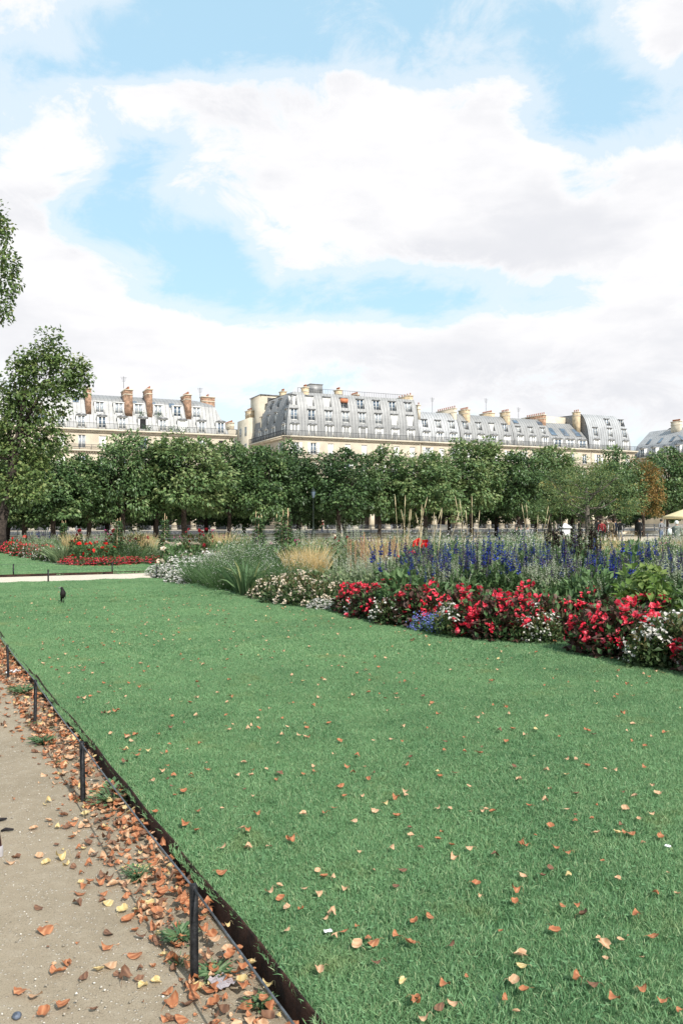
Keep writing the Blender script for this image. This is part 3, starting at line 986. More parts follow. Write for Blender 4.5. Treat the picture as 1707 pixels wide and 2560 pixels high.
# ---- middle block with the tall rounded zinc roof
pr = ell(3.2, 8.9)
mb = [2.03 + 3.35 * i for i in range(8)]
mid = block('corner_apartment_house', 'corner apartment house with tall rounded grey zinc mansard and three rows of windows', 0, 27.2, 19, ZC, 8.2, pr, mb,
            [('dormer', .12, 2.0, 1.25, ['glass', 'glass', 'glass', 'glass', 'open', 'blind', 'blind', 'blind']),
             ('recess', 2.95, 2.0, 1.35, ['glass'] * 6 + ['blind', 'blind']),
             ('recess', 5.65, 1.85, 1.4, ['blind', 'blind', 'blind', 'glass', 'glass', 'glass', 'glass', 'glass'])],
            hipL=True, side_bays=[2.3, 7.6, 11.5, 15.3], shut=[True, True, False],
            fstyle=[['glass', 'glass', 'blind', 'blind', 'blind', 'blind', 'blind', 'blind'], ['glass', 'blind', 'glass'], ['glass']])
for x, y0, y1, zt in ((4.9, 2.2, 3.6, 25.5), (11.7, 2.6, 4.2, 25.5), (26.6, 2.6, 7.5, 25.4)):
    chimney(mid, x, y0, y1, .9, ZC + 5.2, zt, M_BUFF, 5)
chimney(mid, 3.2, 9, 10.5, .9, ZC + 7.5, 25.6, M_BUFF, 4)
chimney(mid, 9.6, 7.4, 10.5, .8, ZC + 7.5, 25.7, M_BUFF, 7)
chimney(mid, 16.5, 5, 8, .7, ZC + 7.5, 25.3, M_BRICK, 6)
g = Geo(); g.box(6.6, 9.0, 4.4, 7.2, ZC + 8, 26.6); g.box(6.5, 9.1, 4.3, 7.3, 26.6, 26.72); g.build('lift_housing', M_ZINC, mid)
railing(Side(mid, (0, 0), 0), 4, 27, 4.2, ZC + 8.3, 1.0, .5, 'roof_railing')
g = Geo(); g.box(2.1 + 3.35 * 3 - .7 - .05, 2.1 + 3.35 * 3 + .62, 1.35, 2.3, ZC + 6.65, ZC + 7.35); g.build('awning', M_AWN, mid)
# cream plant room behind the corner
g = Geo(); g.box(.9, 7.0, 15.6, 22, 14, 25.8); pl = g.build('rooftop_block', M_STONE2, mid)
g = Geo(); g.box(.7, 7.2, 15.4, 22.2, 25.8, 25.95); g.build('flat_roof', M_SEAM, pl)
g = Geo()
for i in range(8): g.box(2.2, 6.2, 15.52, 15.58, 24.3 + i * .14, 24.3 + i * .14 + .09)
g.build('louvre', M_SEAM, pl, kind='stuff')

# ---- neighbour behind it along the side street
o = P0 + NI * 19.2 - U * .2
nb = thing('side_street_house', 'low cream side street house stepping down behind the rounded zinc roof', 'building', (o[0], o[1], 0), UANG)
g = Geo(); g.box(0, 9, 0, 8, 0, 21.8); g.build('wall', M_STONE2, nb)
g = Geo(); g.box(-1.5, 9, 8.02, 16, 0, 20.2); g.build('wall', M_STONE2, nb)
chimney(nb, .6, .6, 3.2, 1.0, 21.8, 23.2, M_BUFF, 5); chimney(nb, 2.5, 3.0, 6, .9, 21.8, 23.4, M_BUFF, 8)
chimney(nb, -.8, 9, 14, .8, 20.2, 21.6, M_STONE2, 7)
sdn = Side(nb, (0, 8), -math.pi / 2)
for a in (2.2, 5.6): sdn.win(a, -.05, 18.3, 1.2, 1.9, 'glass'); sdn.win(a, -.05, 15.0, 1.2, 1.9, 'glass')

# ---- block left of the street
LB = -58.0
pl_ = slope(5.2, 2.1, 6.2, 4.6)
lm = lambda px: (lambda t: (t * P0[1] - P0[0]) / (U[0] - t * U[1]))((px - 853.5) / F) - LB
r1 = [lm(p) for p in (105, 155, 205.6, 257.5, 308.6, 360, 410, 459, 507, 555)]
r2 = [lm(p) for p in (254, 302.5, 351.6, 401, 449.5, 498)]
ZL = 16.15
left = block('terrace_house_row', 'pale zinc mansard house row with tall orange brick chimneys above the trees', LB, -9.4, 15, ZL, 6.2, pl_, r1,
             [('dormer', .15, 1.95, 1.15, ['glass', 'glass', 'glass', 'glass', 'glass', 'open', 'glass', 'blind', 'glass', 'glass'])],
             hipR=True, shut=[False], fstyle=[['glass', 'blind', 'glass', 'blind', None, 'glass', 'open', 'blind', 'glass', 'open'], ['glass', 'blind'], ['glass']],
             floors=[(13.1, 2.05), (9.5, 2.35), (6.0, 2.3)])
sdl = Side(left, (0, 0), 0)
for i, b in enumerate(r2): dormer(sdl, b, ZL + 2.75, 1.85, 1.3, lambda z: pl_(z - ZL), ['glass', 'glass', 'glass', 'glass', 'glass', 'glass'][i], ped=False)
for px in (195, 343, 390, 438):
    b = lm(px); g = Geo(); z0 = 4.45; h = .7; w = .9
    g.add([(b - w / 2, pl_(z0) - .1, ZL + z0), (b + w / 2, pl_(z0) - .1, ZL + z0), (b + w / 2, pl_(z0 + h) - .1, ZL + z0 + h), (b - w / 2, pl_(z0 + h) - .1, ZL + z0 + h)], [(0, 1, 2, 3)])
    g.build('skylight', M_GLASS, left)
for px, w, zt, pots in ((225.7, .85, 22.7, 5), (327, 1.25, 22.9, 9), (380, .85, 23.2, 4), (477.6, .95, 22.7, 6)):
    chimney(left, lm(px), 1.55, 5.2, w, ZL + 2.2, zt, M_BRICK, pots)
chimney(left, lm(531) + 1.0, 6.0, 7.4, 2.3, ZL + 2, 23.2, M_BRICK, 2)
chimney(left, lm(499) + .3, 7.0, 8.0, 1.8, ZL + 3, 22.4, M_BRICK, 2)
# pot plants on its balcony and window sills
for px, zz in ((365, .1), (372, .1), (425, .1), (432, .1), (445, .1), (468, .1), (358, 2.6), (402, 2.6)):
    b = lm(px); n = 60; pg = Geo()
    Pp = RNG.normal(0, 1, (n, 3)) * (.34, .16, .26) + (b, (-.2 if zz < 1 else pl_(2.5) - .45), ZL + zz + .35)
    pg.leaves(Pp, rvec(n) + (0, -.3, .6), rvec(n), .22, .12, a=RNG.uniform(0, 1, n)); pg.build('balcony_plant', M_LEAFP, left, kind='stuff')

# ---- right-hand row of narrower houses
W3 = ['glass', 'glass', 'glass']
b2 = block('narrow_house', 'narrow house with bright curved zinc roof beside the tall rounded mansard', 27.35, 36.4, 15, ZC, 6.1, ell(4.3, 6.6), bays_of(27.35, 36.4, 3),
           [('dormer', .12, 1.75, 1.1, W3), ('recess', 2.85, 1.55, 1.15, W3)], zinc=M_ZINC2, shut=[True], fstyle=[['glass', 'blind', 'glass'], W3, W3])
chimney(b2, .5, 1.6, 2.3, .5, ZC + 4, 23.5, M_STONE2, 1)
chimney(b2, 8.75, 1.9, 8.5, .62, ZC + 2.6, 23.4, M_STONE2, 9)
b3 = block('narrow_house', 'narrow house with four pale dormers between two cream chimney walls', 36.55, 49.0, 15, ZC, 6.1, ell(4.5, 6.5), bays_of(36.55, 49.0, 4),
           [('dormer', .12, 1.75, 1.1, ['glass', 'blind', 'glass', 'blind']), ('recess', 2.85, 1.6, 1.1, ['glass', 'glass', 'blind', 'glass'])], shut=[True], fstyle=[['blind', 'glass', 'blind', 'glass'], W3, W3])
chimney(b3, 2.4, 1.7, 4.6, .8, ZC + 2.8, 23.3, M_BUFF, 6)
chimney(b3, 9.6, 4.0, 7.5, 1.3, ZC + 4.5, 23.3, M_BUFF, 8); chimney(b3, 12.0, 1.7, 4.2, .7, ZC + 2.8, 23.4, M_BUFF, 5)
b4 = block('narrow_house', 'narrow house with open white shutters and skylights beside a red brick chimney', 49.15, 58.3, 15, ZC, 6.0, ell(4.6, 6.4), bays_of(49.15, 58.3, 3),
           [('dormer', .12, 1.95, 1.0, W3), ('recess', 2.8, 1.3, 1.0, W3), ('sky', 4.75, .8, 1.3, ['glass', None, 'glass'])], shut=[True], fstyle=[['glass', 'blind', 'glass'], W3, W3])
chimney(b4, 8.6, 2.0, 8, .7, ZC + 2.6, 23.3, M_BRICK, 10)
b5 = block('narrow_house', 'narrow house with wide slanted studio windows in its zinc roof', 58.45, 68.1, 15, ZC, 5.7, slope(2.3, .7, 5.9, 4.6), bays_of(58.45, 68.1, 3),
           [('dormer', .1, 1.7, 1.7, W3), ('sky', 2.7, 1.8, 1.5, W3)], shut=[False], fstyle=[['glass', 'glass', 'glass'], W3, W3])
chimney(b5, 8.9, 2.8, 4.4, .8, ZC + 3, 24.5, M_BUFF, 3)
g = Geo(); g.box(1.5, 9.6, 8, 13, ZC + 3, 24.0); g.build('rooftop_block', M_STONE2, b5)
b6 = block('end_house', 'end house with tall curved ribbed zinc roof before the side street gap', 68.25, 80.2, 15, ZC, 7.7, ell(3.6, 8.1), bays_of(68.25, 80.2, 3),
           [('dormer', .12, 1.95, 1.1, W3), ('recess', 2.9, 1.85, 1.15, W3), ('recess', 5.35, 1.5, 1.2, [None, 'glass', 'glass'])], hipR=True, zinc=M_ZINC2, shut=[True],
           fstyle=[['glass', 'blind', 'blind'], W3, W3])
b7 = block('far_corner_house', 'far corner house with faceted pale zinc roof across the side street', 91.5, 115, 16, ZC - .4, 6.6, slope(3.0, 1.3, 6.6, 5.4), bays_of(91.5, 115, 6),
           [('dormer', .12, 1.9, 1.1, W3), ('sky', 3.2, 1.3, 1.0, W3)], hipL=True, side_bays=[2.5, 6, 9.5, 13], zinc=M_ZINC2, front=-3, shut=[False])
chimney(b7, 5.2, 6, 8.5, .8, ZC + 4, 24.0, M_STONE2, 9); chimney(b7, 13, 4, 9, 1.6, ZC + 4, 25, M_BRICK, 8)
# aerials
for (blk, x, y, z, h) in ((b2, 6.0, 6, 22.6, 3.4), (b3, 9.5, 6, 24.6, 2.0), (b4, 5.0, 6, 22.6, 2.6), (left, 31, 4.5, 24.2, 1.4), (left, 25.0, 4.5, 24.0, 1.2), (left, 44.0, 4.5, 23.4, 1.2)):
    g = Geo(); g.tube([(x, y, z - .6), (x, y, z + h)], .035, 5)
    for k in range(4): g.tube([(x - .5 + .08 * k, y, z + h - .15 - .22 * k), (x + .5 - .08 * k, y, z + h - .15 - .22 * k)], .02, 4)
    g.build('aerial', M_RAIL, blk)
# ------------------------------------------------------------------ far side of the garden: low wall, netting fence
TW = lambda x: 67.45 + .4545 * x                      # row of trees, parallel to the street
M_WALL = mat('garden_wall_stone', (.66, .58, .46), .9, .12, 1.2, .3, 9)
M_NET = wiremesh('wire_netting', (.23, .24, .26), .42)
M_POST = mat('grey_steel', (.22, .23, .25), .5, .15, 5, 0, 5, .5, .5)
wo = Vector((-28.9 - 14, 70 - 14 * .4545, 0)); WL = 120.0
gw = thing('garden_wall', 'long low cream stone wall behind the tree row', 'wall', wo, UANG)
n = 40
for i in range(n):
    g = Geo(); a0, a1 = WL * i / n, WL * (i + 1) / n - .02
    g.box(a0, a1, -.2, .2, -.1, .27); g.build('stone', M_WALL, gw)
    g = Geo(); g.box(a0, a1, -.25, .25, .272, .36); g.build('coping', M_STONE2, gw)
nf = thing('netting_fence', 'grey steel netting fence standing on the low stone wall', 'fence', wo + Vector((0, 0, .36)), UANG)
npost = int(WL / 2.4)
pm = Geo(); pm.box(-.035, .035, -.035, .035, 0, .80); pm = pm.mesh('post', M_POST)
rm = Geo(); rm.box(.036, 2.364, -.02, .02, .76, .80); rm.box(.036, 2.364, -.015, .015, .02, .05); rm = rm.mesh('rail', M_POST)
nm = Geo(); nm.quad((.036, 0, .05), (2.364, 0, .05), (2.364, 0, .76), (.036, 0, .76)); nm = nm.mesh('netting', M_NET)
for i in range(npost):
    link('post', pm, nf, loc=(i * 2.4, 0, 0)); link('rail', rm, nf, loc=(i * 2.4, 0, 0)); link('netting', nm, nf, loc=(i * 2.4, 0, 0))
# street between the wall and the arcades
rd = [np.array([-90, 90 - .4545 * 80]), np.array([160, 90 + .4545 * 170]), np.array([160, 135 + .4545 * 170]), np.array([-90, 135 - .4545 * 80])]
poly('road', rd, -.004, M_ROAD)

# ------------------------------------------------------------------ trees
M_BARK = mat('dark_bark', (.055, .042, .034), .95, .3, 9, .6, 30)
M_BARK2 = mat('grey_bark', (.14, .12, .10), .95, .3, 9, .6, 30)
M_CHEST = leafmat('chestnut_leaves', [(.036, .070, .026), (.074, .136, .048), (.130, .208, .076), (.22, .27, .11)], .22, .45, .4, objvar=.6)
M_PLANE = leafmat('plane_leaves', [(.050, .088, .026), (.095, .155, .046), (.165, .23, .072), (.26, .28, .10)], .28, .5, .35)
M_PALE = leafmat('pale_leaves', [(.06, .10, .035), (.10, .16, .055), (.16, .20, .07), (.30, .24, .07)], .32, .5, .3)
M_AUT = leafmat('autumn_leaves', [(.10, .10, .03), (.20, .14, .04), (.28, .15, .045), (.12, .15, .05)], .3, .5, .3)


def crown_geo(clumps, per, leaf, spread, seed, flat=.6, wide=.6):
    """clumps: (x, y, z, radius, outward vector); leaves hang in layers round each clump centre"""
    rg = np.random.default_rng(seed)
    g = Geo()
    for (c, r, o) in clumps:
        n = max(6, int(per * (r ** 2)))
        q = rg.normal(size=(n, 3)); q = q / np.linalg.norm(q, axis=1)[:, None] * (rg.uniform(.35, 1.0, n) ** .6)[:, None]
        P = np.asarray(c) + q * np.array([r, r, r * flat])
        D = unit(q * .8 + np.asarray(o) * .55 + np.array([0, 0, -.45]) + rg.normal(0, .45, (n, 3)))
        N = unit(np.asarray(o) * .35 + np.array([0, 0, .9]) + rg.normal(0, .5, (n, 3)))
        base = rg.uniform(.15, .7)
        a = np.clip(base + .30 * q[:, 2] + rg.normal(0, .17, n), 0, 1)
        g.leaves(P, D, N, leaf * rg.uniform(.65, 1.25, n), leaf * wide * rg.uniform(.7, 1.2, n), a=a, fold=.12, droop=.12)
    return g


def round_crown(rx, rz, zc, seed, nsh=150, nin=45, cr=.62, per=150, leaf=.27, bottom=-.8, lump=.16):
    rg = np.random.default_rng(seed)
    cl = []
    ph = rg.uniform(0, 6.28, 6)
    while len(cl) < nsh + nin:
        d = rg.normal(size=3); d /= np.linalg.norm(d)
        if d[2] < bottom: continue
        az = math.atan2(d[1], d[0])
        k = 1 + lump * math.sin(2 * az + ph[0]) * math.cos(2.5 * d[2] + ph[1]) + lump * .7 * math.sin(5 * az + ph[2] + 3 * d[2])
        s = (rg.uniform(.86, 1.03) if len(cl) < nsh else rg.uniform(.35, .8)) * k
        c = (d[0] * rx * s, d[1] * rx * s, zc + d[2] * rz * s)
        cl.append((c, cr * rg.uniform(.65, 1.25), d))
    return crown_geo(cl, per, leaf, 1, seed + 1)


def trunk_geo(h, r, seed, nl=9, reach=2.0, rise=3.0):
    rg = random.Random(seed); g = Geo()
    pts = [(0, 0, -.15)]; x = y = 0
    for i in range(1, 7):
        x += rg.uniform(-.05, .05); y += rg.uniform(-.05, .05); pts.append((x, y, h * i / 6))
    g.tube(pts, [r * 1.25, r * 1.02, r * .95, r * .85, r * .72, r * .55, r * .35], 9)
    for k in range(nl):
        t = .38 + .55 * k / nl; b = Vector(pts[2]).lerp(Vector(pts[6]), (t - .33) / .67)
        a = k * 2.4 + rg.uniform(-.4, .4); l = reach * rg.uniform(.6, 1.0)
        e = b + Vector((math.cos(a) * l, math.sin(a) * l, rise * rg.uniform(.3, .75)))
        m = b.lerp(e, .5) + Vector((0, 0, -.12 * l + rg.uniform(-.1, .1)))
        g.tube([b, m, e], [r * .42, r * .28, r * .08], 6)
        for j in range(3):
            s = m.lerp(e, rg.uniform(.2, .8)); aa = a + rg.uniform(-1.3, 1.3)
            g.tube([s, s + Vector((math.cos(aa) * .8, math.sin(aa) * .8, rg.uniform(.3, .9)))], [r * .14, r * .03], 5)
    return g


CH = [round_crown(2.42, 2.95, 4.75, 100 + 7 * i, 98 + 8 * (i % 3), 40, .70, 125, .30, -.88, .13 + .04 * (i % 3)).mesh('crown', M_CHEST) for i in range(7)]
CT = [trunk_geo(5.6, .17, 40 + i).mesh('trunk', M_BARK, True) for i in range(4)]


def tree(name, label, group, loc, rz, crown, trunk, sx=1, sz=1, cat='tree'):
    o = thing(name, label, cat, loc, rz, group); o.scale = (sx, sx, sz)
    link('trunk', trunk, o); link('crown', crown, o)
    return o


def on_row(px, back=0.0):
    t = (px - 853.5) / F
    y = (67.45 + back * 1.098) / (1 - .4545 * t)
    return Vector((t * y, y, 0))


FRONTROW = [  # column of the trunk, row of the top, width factor, label
    (-40, 1120, 1.1, 'chestnut tree behind the plane tree trunk'), (62, 1128, 1.0, 'chestnut tree standing in the shade of the plane tree'), (135, 1125, 1.05, 'broad chestnut tree next to the plane tree'),
    (222, 1138, .95, 'low chestnut tree below the first brick chimney'), (309, 1080, .98, 'tall pointed chestnut tree before the row of brick chimneys'), (392, 1128, .9, 'small chestnut tree beside the widest crown'),
    (463, 1087, 1.24, 'widest chestnut tree with a flat broad crown before the brick chimneys'), (572, 1104, .9, 'slim chestnut tree before the gap between the houses'), (652, 1113, .95, 'chestnut tree before the corner of the rounded roof house'),
    (724, 1119, .85, 'narrow chestnut tree under the corner of the rounded roof'), (846, 1124, 1.12, 'rounded chestnut tree above the dark lamp post'), (948, 1112, .85, 'upright chestnut tree before the middle of the rounded roof'),
    (1062, 1129, 1.12, 'wide chestnut tree before the end of the rounded roof'), (1178, 1094, 1.16, 'tall dome shaped chestnut tree before the narrow houses'), (1296, 1124, .95, 'chestnut tree before the house with slanted studio windows'),
    (1374, 1114, 1.0, 'chestnut tree rising behind the pale airy tree'), (1536, 1132, .95, 'chestnut tree between the pale tree and the orange one'), (1665, 1122, 1.15, 'dark chestnut tree beside the kiosk'), (1770, 1118, 1.15, 'chestnut tree behind the kiosk')]
R.seed(21)
for i, (px, ty, sx, lab) in enumerate(FRONTROW):
    p = on_row(px, (i % 2) * 1.2); top = hgt(ty, p.y) - .1
    tree('chestnut_tree', lab, 'chestnut trees in the row', p, R.uniform(0, 6.28), CH[i % 7], CT[i % 4], sx, top / 7.9)
for i, px in enumerate((20, 160, 265, 390, 516, 610, 748, 862, 1010, 1120, 1240, 1340, 1430, 1590, 1720)):
    p = on_row(px, 8.0); p.z = -.35; top = hgt(1162 + 8 * (i % 3), p.y)
    tree('chestnut_tree', 'chestnut tree half hidden in the second row near the wall', 'chestnut trees in the second row', p, R.uniform(0, 6.28), CH[(i + 3) % 7], CT[(i + 1) % 4], 1.1, top / 7.9)
# autumn tinted and pale trees
aut = round_crown(2.3, 3.0, 4.4, 900, 110, 30, .55, 120, .25).mesh('crown', M_AUT)
p = on_row(1607, -.5); tree('chestnut_tree', 'slim chestnut tree with orange brown autumn leaves near the kiosk', None, p, 1.0, aut, CT[1], .82, (hgt(1150, p.y)) / 7.4)
pale = round_crown(3.6, 2.35, 3.7, 911, 170, 60, .5, 130, .17, -.75, .2).mesh('crown', M_PALE)
pt = trunk_geo(4.2, .2, 77, 12, 2.6, 2.2).mesh('trunk', M_BARK2, True)
p = atd(1468, 62); tree('linden_tree', 'spreading pale yellow green tree with light airy crown', None, p, .4, pale, pt, 1.02, hgt(1158, 62) / 6.1)


def shaped_tree(name, label, base, d, blobs, trunk_h, tr, leaf, per, cr, seed, m, dens=1.0, lim=()):
    """tree whose crown is a set of leafy masses; blobs: column, row, half width and height in photo pixels, depth offset"""
    rg = np.random.default_rng(seed); cl = []
    for (bx, by, rx, ry, dy) in blobs:
        dd = d + dy; c = np.array([(bx - 853.5) / F * dd, dd, hgt(by, dd)]); wx, wz = rx * dd / F, ry * dd / F
        n = int(dens * (wx * wz * 12 + 6) / cr ** 2 * .35)
        for k in range(n):
            v = rg.normal(size=3); v /= np.linalg.norm(v); s = rg.uniform(.25, 1.0) ** .5
            cl.append((c + v * s * np.array([wx, (wx + wz) * .42, wz]) - np.array([base.x, base.y, 0]), cr * rg.uniform(.6, 1.25), v))
    g = crown_geo(cl, per, leaf, 1, seed + 1, .75, .8)
    o = thing(name, label, 'tree', base)
    g.build('crown', m, o)
    t = Geo(); r2 = random.Random(seed)
    top = Vector((lim[0][0], lim[0][1], trunk_h)) if lim else Vector((0, 0, trunk_h))
    tp = [Vector((0, 0, -.2)), Vector((0, 0, 1.2)), top * .45, top]
    t.tube(tp, [tr * 1.3, tr, tr * .8, tr * .25], 10)
    for k in range(26):
        c = cl[r2.randrange(len(cl))][0]; b = tp[1].lerp(top, r2.uniform(.25, .9)); e = Vector(c)
        if e.z < b.z - 1: continue
        t.tube([b, b.lerp(e, .5) + Vector((0, 0, -.2)), e], [tr * .28, tr * .16, tr * .04], 6)
    t.build('trunk', M_BARK, o, smooth=True)
    return o


b = at(2, 1379); shaped_tree('plane_tree', 'tall plane tree with ragged crown rising above the chestnuts', b, 44,
    [(110, 925, 70, 70, 0), (128, 875, 32, 52, 0), (60, 905, 26, 30, 0), (205, 935, 22, 24, 1), (165, 930, 60, 48, 1), (190, 965, 32, 28, 1), (65, 955, 45, 65, 0), (95, 1010, 85, 70, 0), (60, 1090, 105, 80, 0), (0, 1040, 90, 110, 0), (110, 1110, 60, 60, 1),
     (20, 1180, 110, 80, 0), (-70, 1100, 110, 130, 1), (70, 1220, 70, 50, -1), (-40, 1240, 90, 40, 0)], 8.6, .27, .20, 105, .46, 300, M_PLANE, 1.0, ((1.2, .3),))
b = atd(-170, 37); shaped_tree('plane_tree', 'taller plane tree reaching a leafy branch into the open sky', b, 37,
    [(-110, 640, 130, 150, 0), (10, 660, 34, 44, 0), (22, 700, 24, 40, 0), (-8, 560, 24, 70, 0), (-10, 770, 38, 38, 0), (-200, 560, 130, 180, 1), (-200, 800, 140, 170, 0)], 12.5, .34, .17, 105, .42, 320, M_PLANE, 1.15, ((-.6, .4),))
# ------------------------------------------------------------------ flower bed planting
LM = {
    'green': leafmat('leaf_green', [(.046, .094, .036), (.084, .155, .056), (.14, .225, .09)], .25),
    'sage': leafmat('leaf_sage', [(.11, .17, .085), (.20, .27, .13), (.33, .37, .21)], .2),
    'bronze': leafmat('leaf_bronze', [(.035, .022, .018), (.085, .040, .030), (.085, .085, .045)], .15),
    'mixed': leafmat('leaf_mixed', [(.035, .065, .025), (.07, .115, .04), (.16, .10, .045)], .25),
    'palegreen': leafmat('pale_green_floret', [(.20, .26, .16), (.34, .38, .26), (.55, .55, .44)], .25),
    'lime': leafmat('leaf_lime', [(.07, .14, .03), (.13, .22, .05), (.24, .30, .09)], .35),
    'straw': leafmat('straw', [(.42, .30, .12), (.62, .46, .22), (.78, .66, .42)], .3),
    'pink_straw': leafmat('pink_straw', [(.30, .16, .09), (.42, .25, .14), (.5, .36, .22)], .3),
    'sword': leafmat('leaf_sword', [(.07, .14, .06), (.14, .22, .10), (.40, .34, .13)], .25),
    'red': leafmat('petal_red', [(.45, .008, .022), (.80, .028, .070), (.90, .20, .25)], .3, .5, .3),
    'scarlet': leafmat('petal_scarlet', [(.55, .008, .012), (.75, .02, .02), (.8, .06, .04)], .3, .5, .3),
    'maroon': leafmat('petal_maroon', [(.10, .004, .010), (.22, .008, .016), (.36, .02, .03)], .25, .5, .3),
    'white': leafmat('petal_white', [(.62, .58, .50), (.78, .75, .70), (.84, .83, .80)], .3, .6, .2),
    'cream': leafmat('petal_cream', [(.66, .52, .40), (.78, .68, .54), (.82, .77, .66)], .3, .6, .2),
    'blue': leafmat('petal_blue', [(.012, .014, .06), (.016, .024, .17), (.03, .06, .36)], .2, .6, .3),
    'violet': leafmat('petal_violet', [(.03, .018, .06), (.06, .035, .13), (.16, .09, .25)], .2, .6, .3),
    'lilac': leafmat('petal_lilac', [(.13, .16, .50), (.21, .26, .66), (.36, .40, .78)], .25, .6, .3),
    'yellow': leafmat('petal_yellow', [(.60, .34, .05), (.75, .50, .10), (.8, .62, .25)], .3, .6, .2),
    'orange': leafmat('petal_orange', [(.55, .22, .03), (.70, .34, .05), (.45, .10, .03)], .3, .6, .2),
    'pink': leafmat('petal_pink', [(.40, .04, .16), (.55, .10, .28), (.66, .25, .40)], .3, .6, .2),
    'millet': leafmat('millet', [(.012, .008, .009), (.030, .017, .018), (.06, .03, .025)], .1),
    'stem': mat('stem', (.07, .11, .04), .8, .3, 20),
    'cane': mat('bamboo_cane', (.42, .30, .17), .7, .2, 9),
}
UP = np.array([0, 0, 1.0])


def mound(n, rx, h, shell=.7, squash=1.0, rg=RNG):
    """points through a dome of half width rx and height h, more of them near its surface"""
    d = rg.normal(size=(n, 3)); d[:, 2] = np.abs(d[:, 2]) * squash; d = unit(d)
    s = rg.uniform(0, 1, n) ** (1 / (1 + 3 * shell))
    return d * s[:, None] * np.array([rx, rx, h]), d


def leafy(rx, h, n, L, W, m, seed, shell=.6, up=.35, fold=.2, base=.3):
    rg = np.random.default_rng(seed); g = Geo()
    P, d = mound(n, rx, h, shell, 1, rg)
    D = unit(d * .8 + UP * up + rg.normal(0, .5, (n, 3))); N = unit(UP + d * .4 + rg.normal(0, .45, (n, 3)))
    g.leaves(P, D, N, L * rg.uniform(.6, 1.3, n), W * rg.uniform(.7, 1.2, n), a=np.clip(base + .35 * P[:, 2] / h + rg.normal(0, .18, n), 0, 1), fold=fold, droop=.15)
    # stems to carry it
    for k in range(14):
        e = P[rg.integers(n)]
        g.tube([(e[0] * .25, e[1] * .25, -.02), tuple(e)], [.008, .004], 4, mat=1)
    return g


def bloom(petals, r, seed, layers=2, cup=.5, a0=.5):
    """one flower head of separate petals, facing up +z"""
    rg = np.random.default_rng(seed); g = Geo()
    for k in range(layers):
        th = np.arange(petals) * 2 * math.pi / petals + rg.uniform(0, 6) + rg.normal(0, .15, petals)
        c = cup + .55 * k
        D = np.column_stack([np.cos(th), np.sin(th), np.full(petals, c) + rg.normal(0, .15, petals)])
        N = np.column_stack([-np.cos(th) * c, -np.sin(th) * c, np.ones(petals)])
        g.leaves(np.zeros((petals, 3)), D, N, r * (1 - .28 * k) * rg.uniform(.85, 1.1, petals), r * .95 * (1 - .2 * k), a=np.clip(a0 + rg.normal(0, .3, petals), 0, 1), fold=.16, mid=.6)
    return g


def cluster(n, spread, petals, r, seed, layers=2, cup=.5):
    """a truss of a few flowers that open together"""
    rg = np.random.default_rng(seed); G = Geo()
    for k in range(n):
        b = bloom(petals, r * rg.uniform(.8, 1.15), seed * 31 + k, layers, cup)
        tilt = Matrix.Rotation(rg.uniform(-.9, .9), 3, 'X') @ Matrix.Rotation(rg.uniform(-.9, .9), 3, 'Y')
        V = np.concatenate(b.V) @ np.array(tilt).T + rg.normal(0, spread, 3) * (1, 1, .7)
        T = np.concatenate(b.T); G.add(V, None, T, a=np.concatenate(b.A))
    return G


def spike(L, r, seed, lean=.0, dens=260):
    """upright flower spike built of small florets on a stalk"""
    rg = np.random.default_rng(seed); g = Geo(); n = int(dens * L)
    z = rg.uniform(0, 1, n); th = rg.uniform(0, 6.28, n); rr = r * (1.05 - .85 * z ** 1.6) * (.7 + .5 * np.abs(np.sin(z * 24)))
    P = np.column_stack([np.cos(th) * rr * .3, np.sin(th) * rr * .3, z * L])
    D = np.column_stack([np.cos(th), np.sin(th), rg.uniform(.2, 1.0, n)])
    g.leaves(P, D, UP + rg.normal(0, .3, (n, 3)), rr * 1.25 + .004, rr * .8 + .004, a=np.clip(.25 + rg.uniform(0, .75, n), 0, 1), fold=.2)
    g.tube([(0, 0, -.22), (0, 0, L * .9)], [.005, .003], 4, mat=1)
    return g


BL = {}
for i in range(4):
    BL['red', i] = cluster(7, .042, 5, .033, 500 + i).mesh('bloom', LM['red'])
    BL['white', i] = cluster(6, .034, 5, .022, 520 + i).mesh('bloom', LM['white'])
    BL['cream', i] = cluster(6, .034, 5, .022, 540 + i).mesh('bloom', LM['cream'])
    BL['dahlia', i] = cluster(1, .0, 11, .085, 560 + i, 3, .25).mesh('bloom', LM['scarlet'])
    BL['maroon', i] = cluster(1, .0, 10, .055, 580 + i, 3, .3).mesh('bloom', LM['maroon'])
    BL['lilac', i] = cluster(14, .026, 5, .013, 600 + i, 1, .9).mesh('bloom', LM['lilac'])
    BL['yellow', i] = cluster(1, .0, 10, .075, 620 + i, 3, .35).mesh('bloom', LM['cream'])
    BL['blue', i] = spike(.20 + .05 * i, .026, 640 + i).mesh('flower_spike', [LM['blue'], LM['stem']])
    BL['violet', i] = spike(.17 + .03 * i, .018, 660 + i).mesh('flower_spike', [LM['violet'], LM['stem']])
    BL['millet', i] = spike(.24 + .04 * i, .020, 680 + i, dens=420).mesh('seed_head', [LM['millet'], LM['stem']])
    BL['pink', i] = cluster(3, .03, 6, .035, 700 + i).mesh('bloom', LM['pink'])

KINDS = {}


def kind(name):
    def deco(f): KINDS[name] = f; return f
    return deco


PCACHE = {}


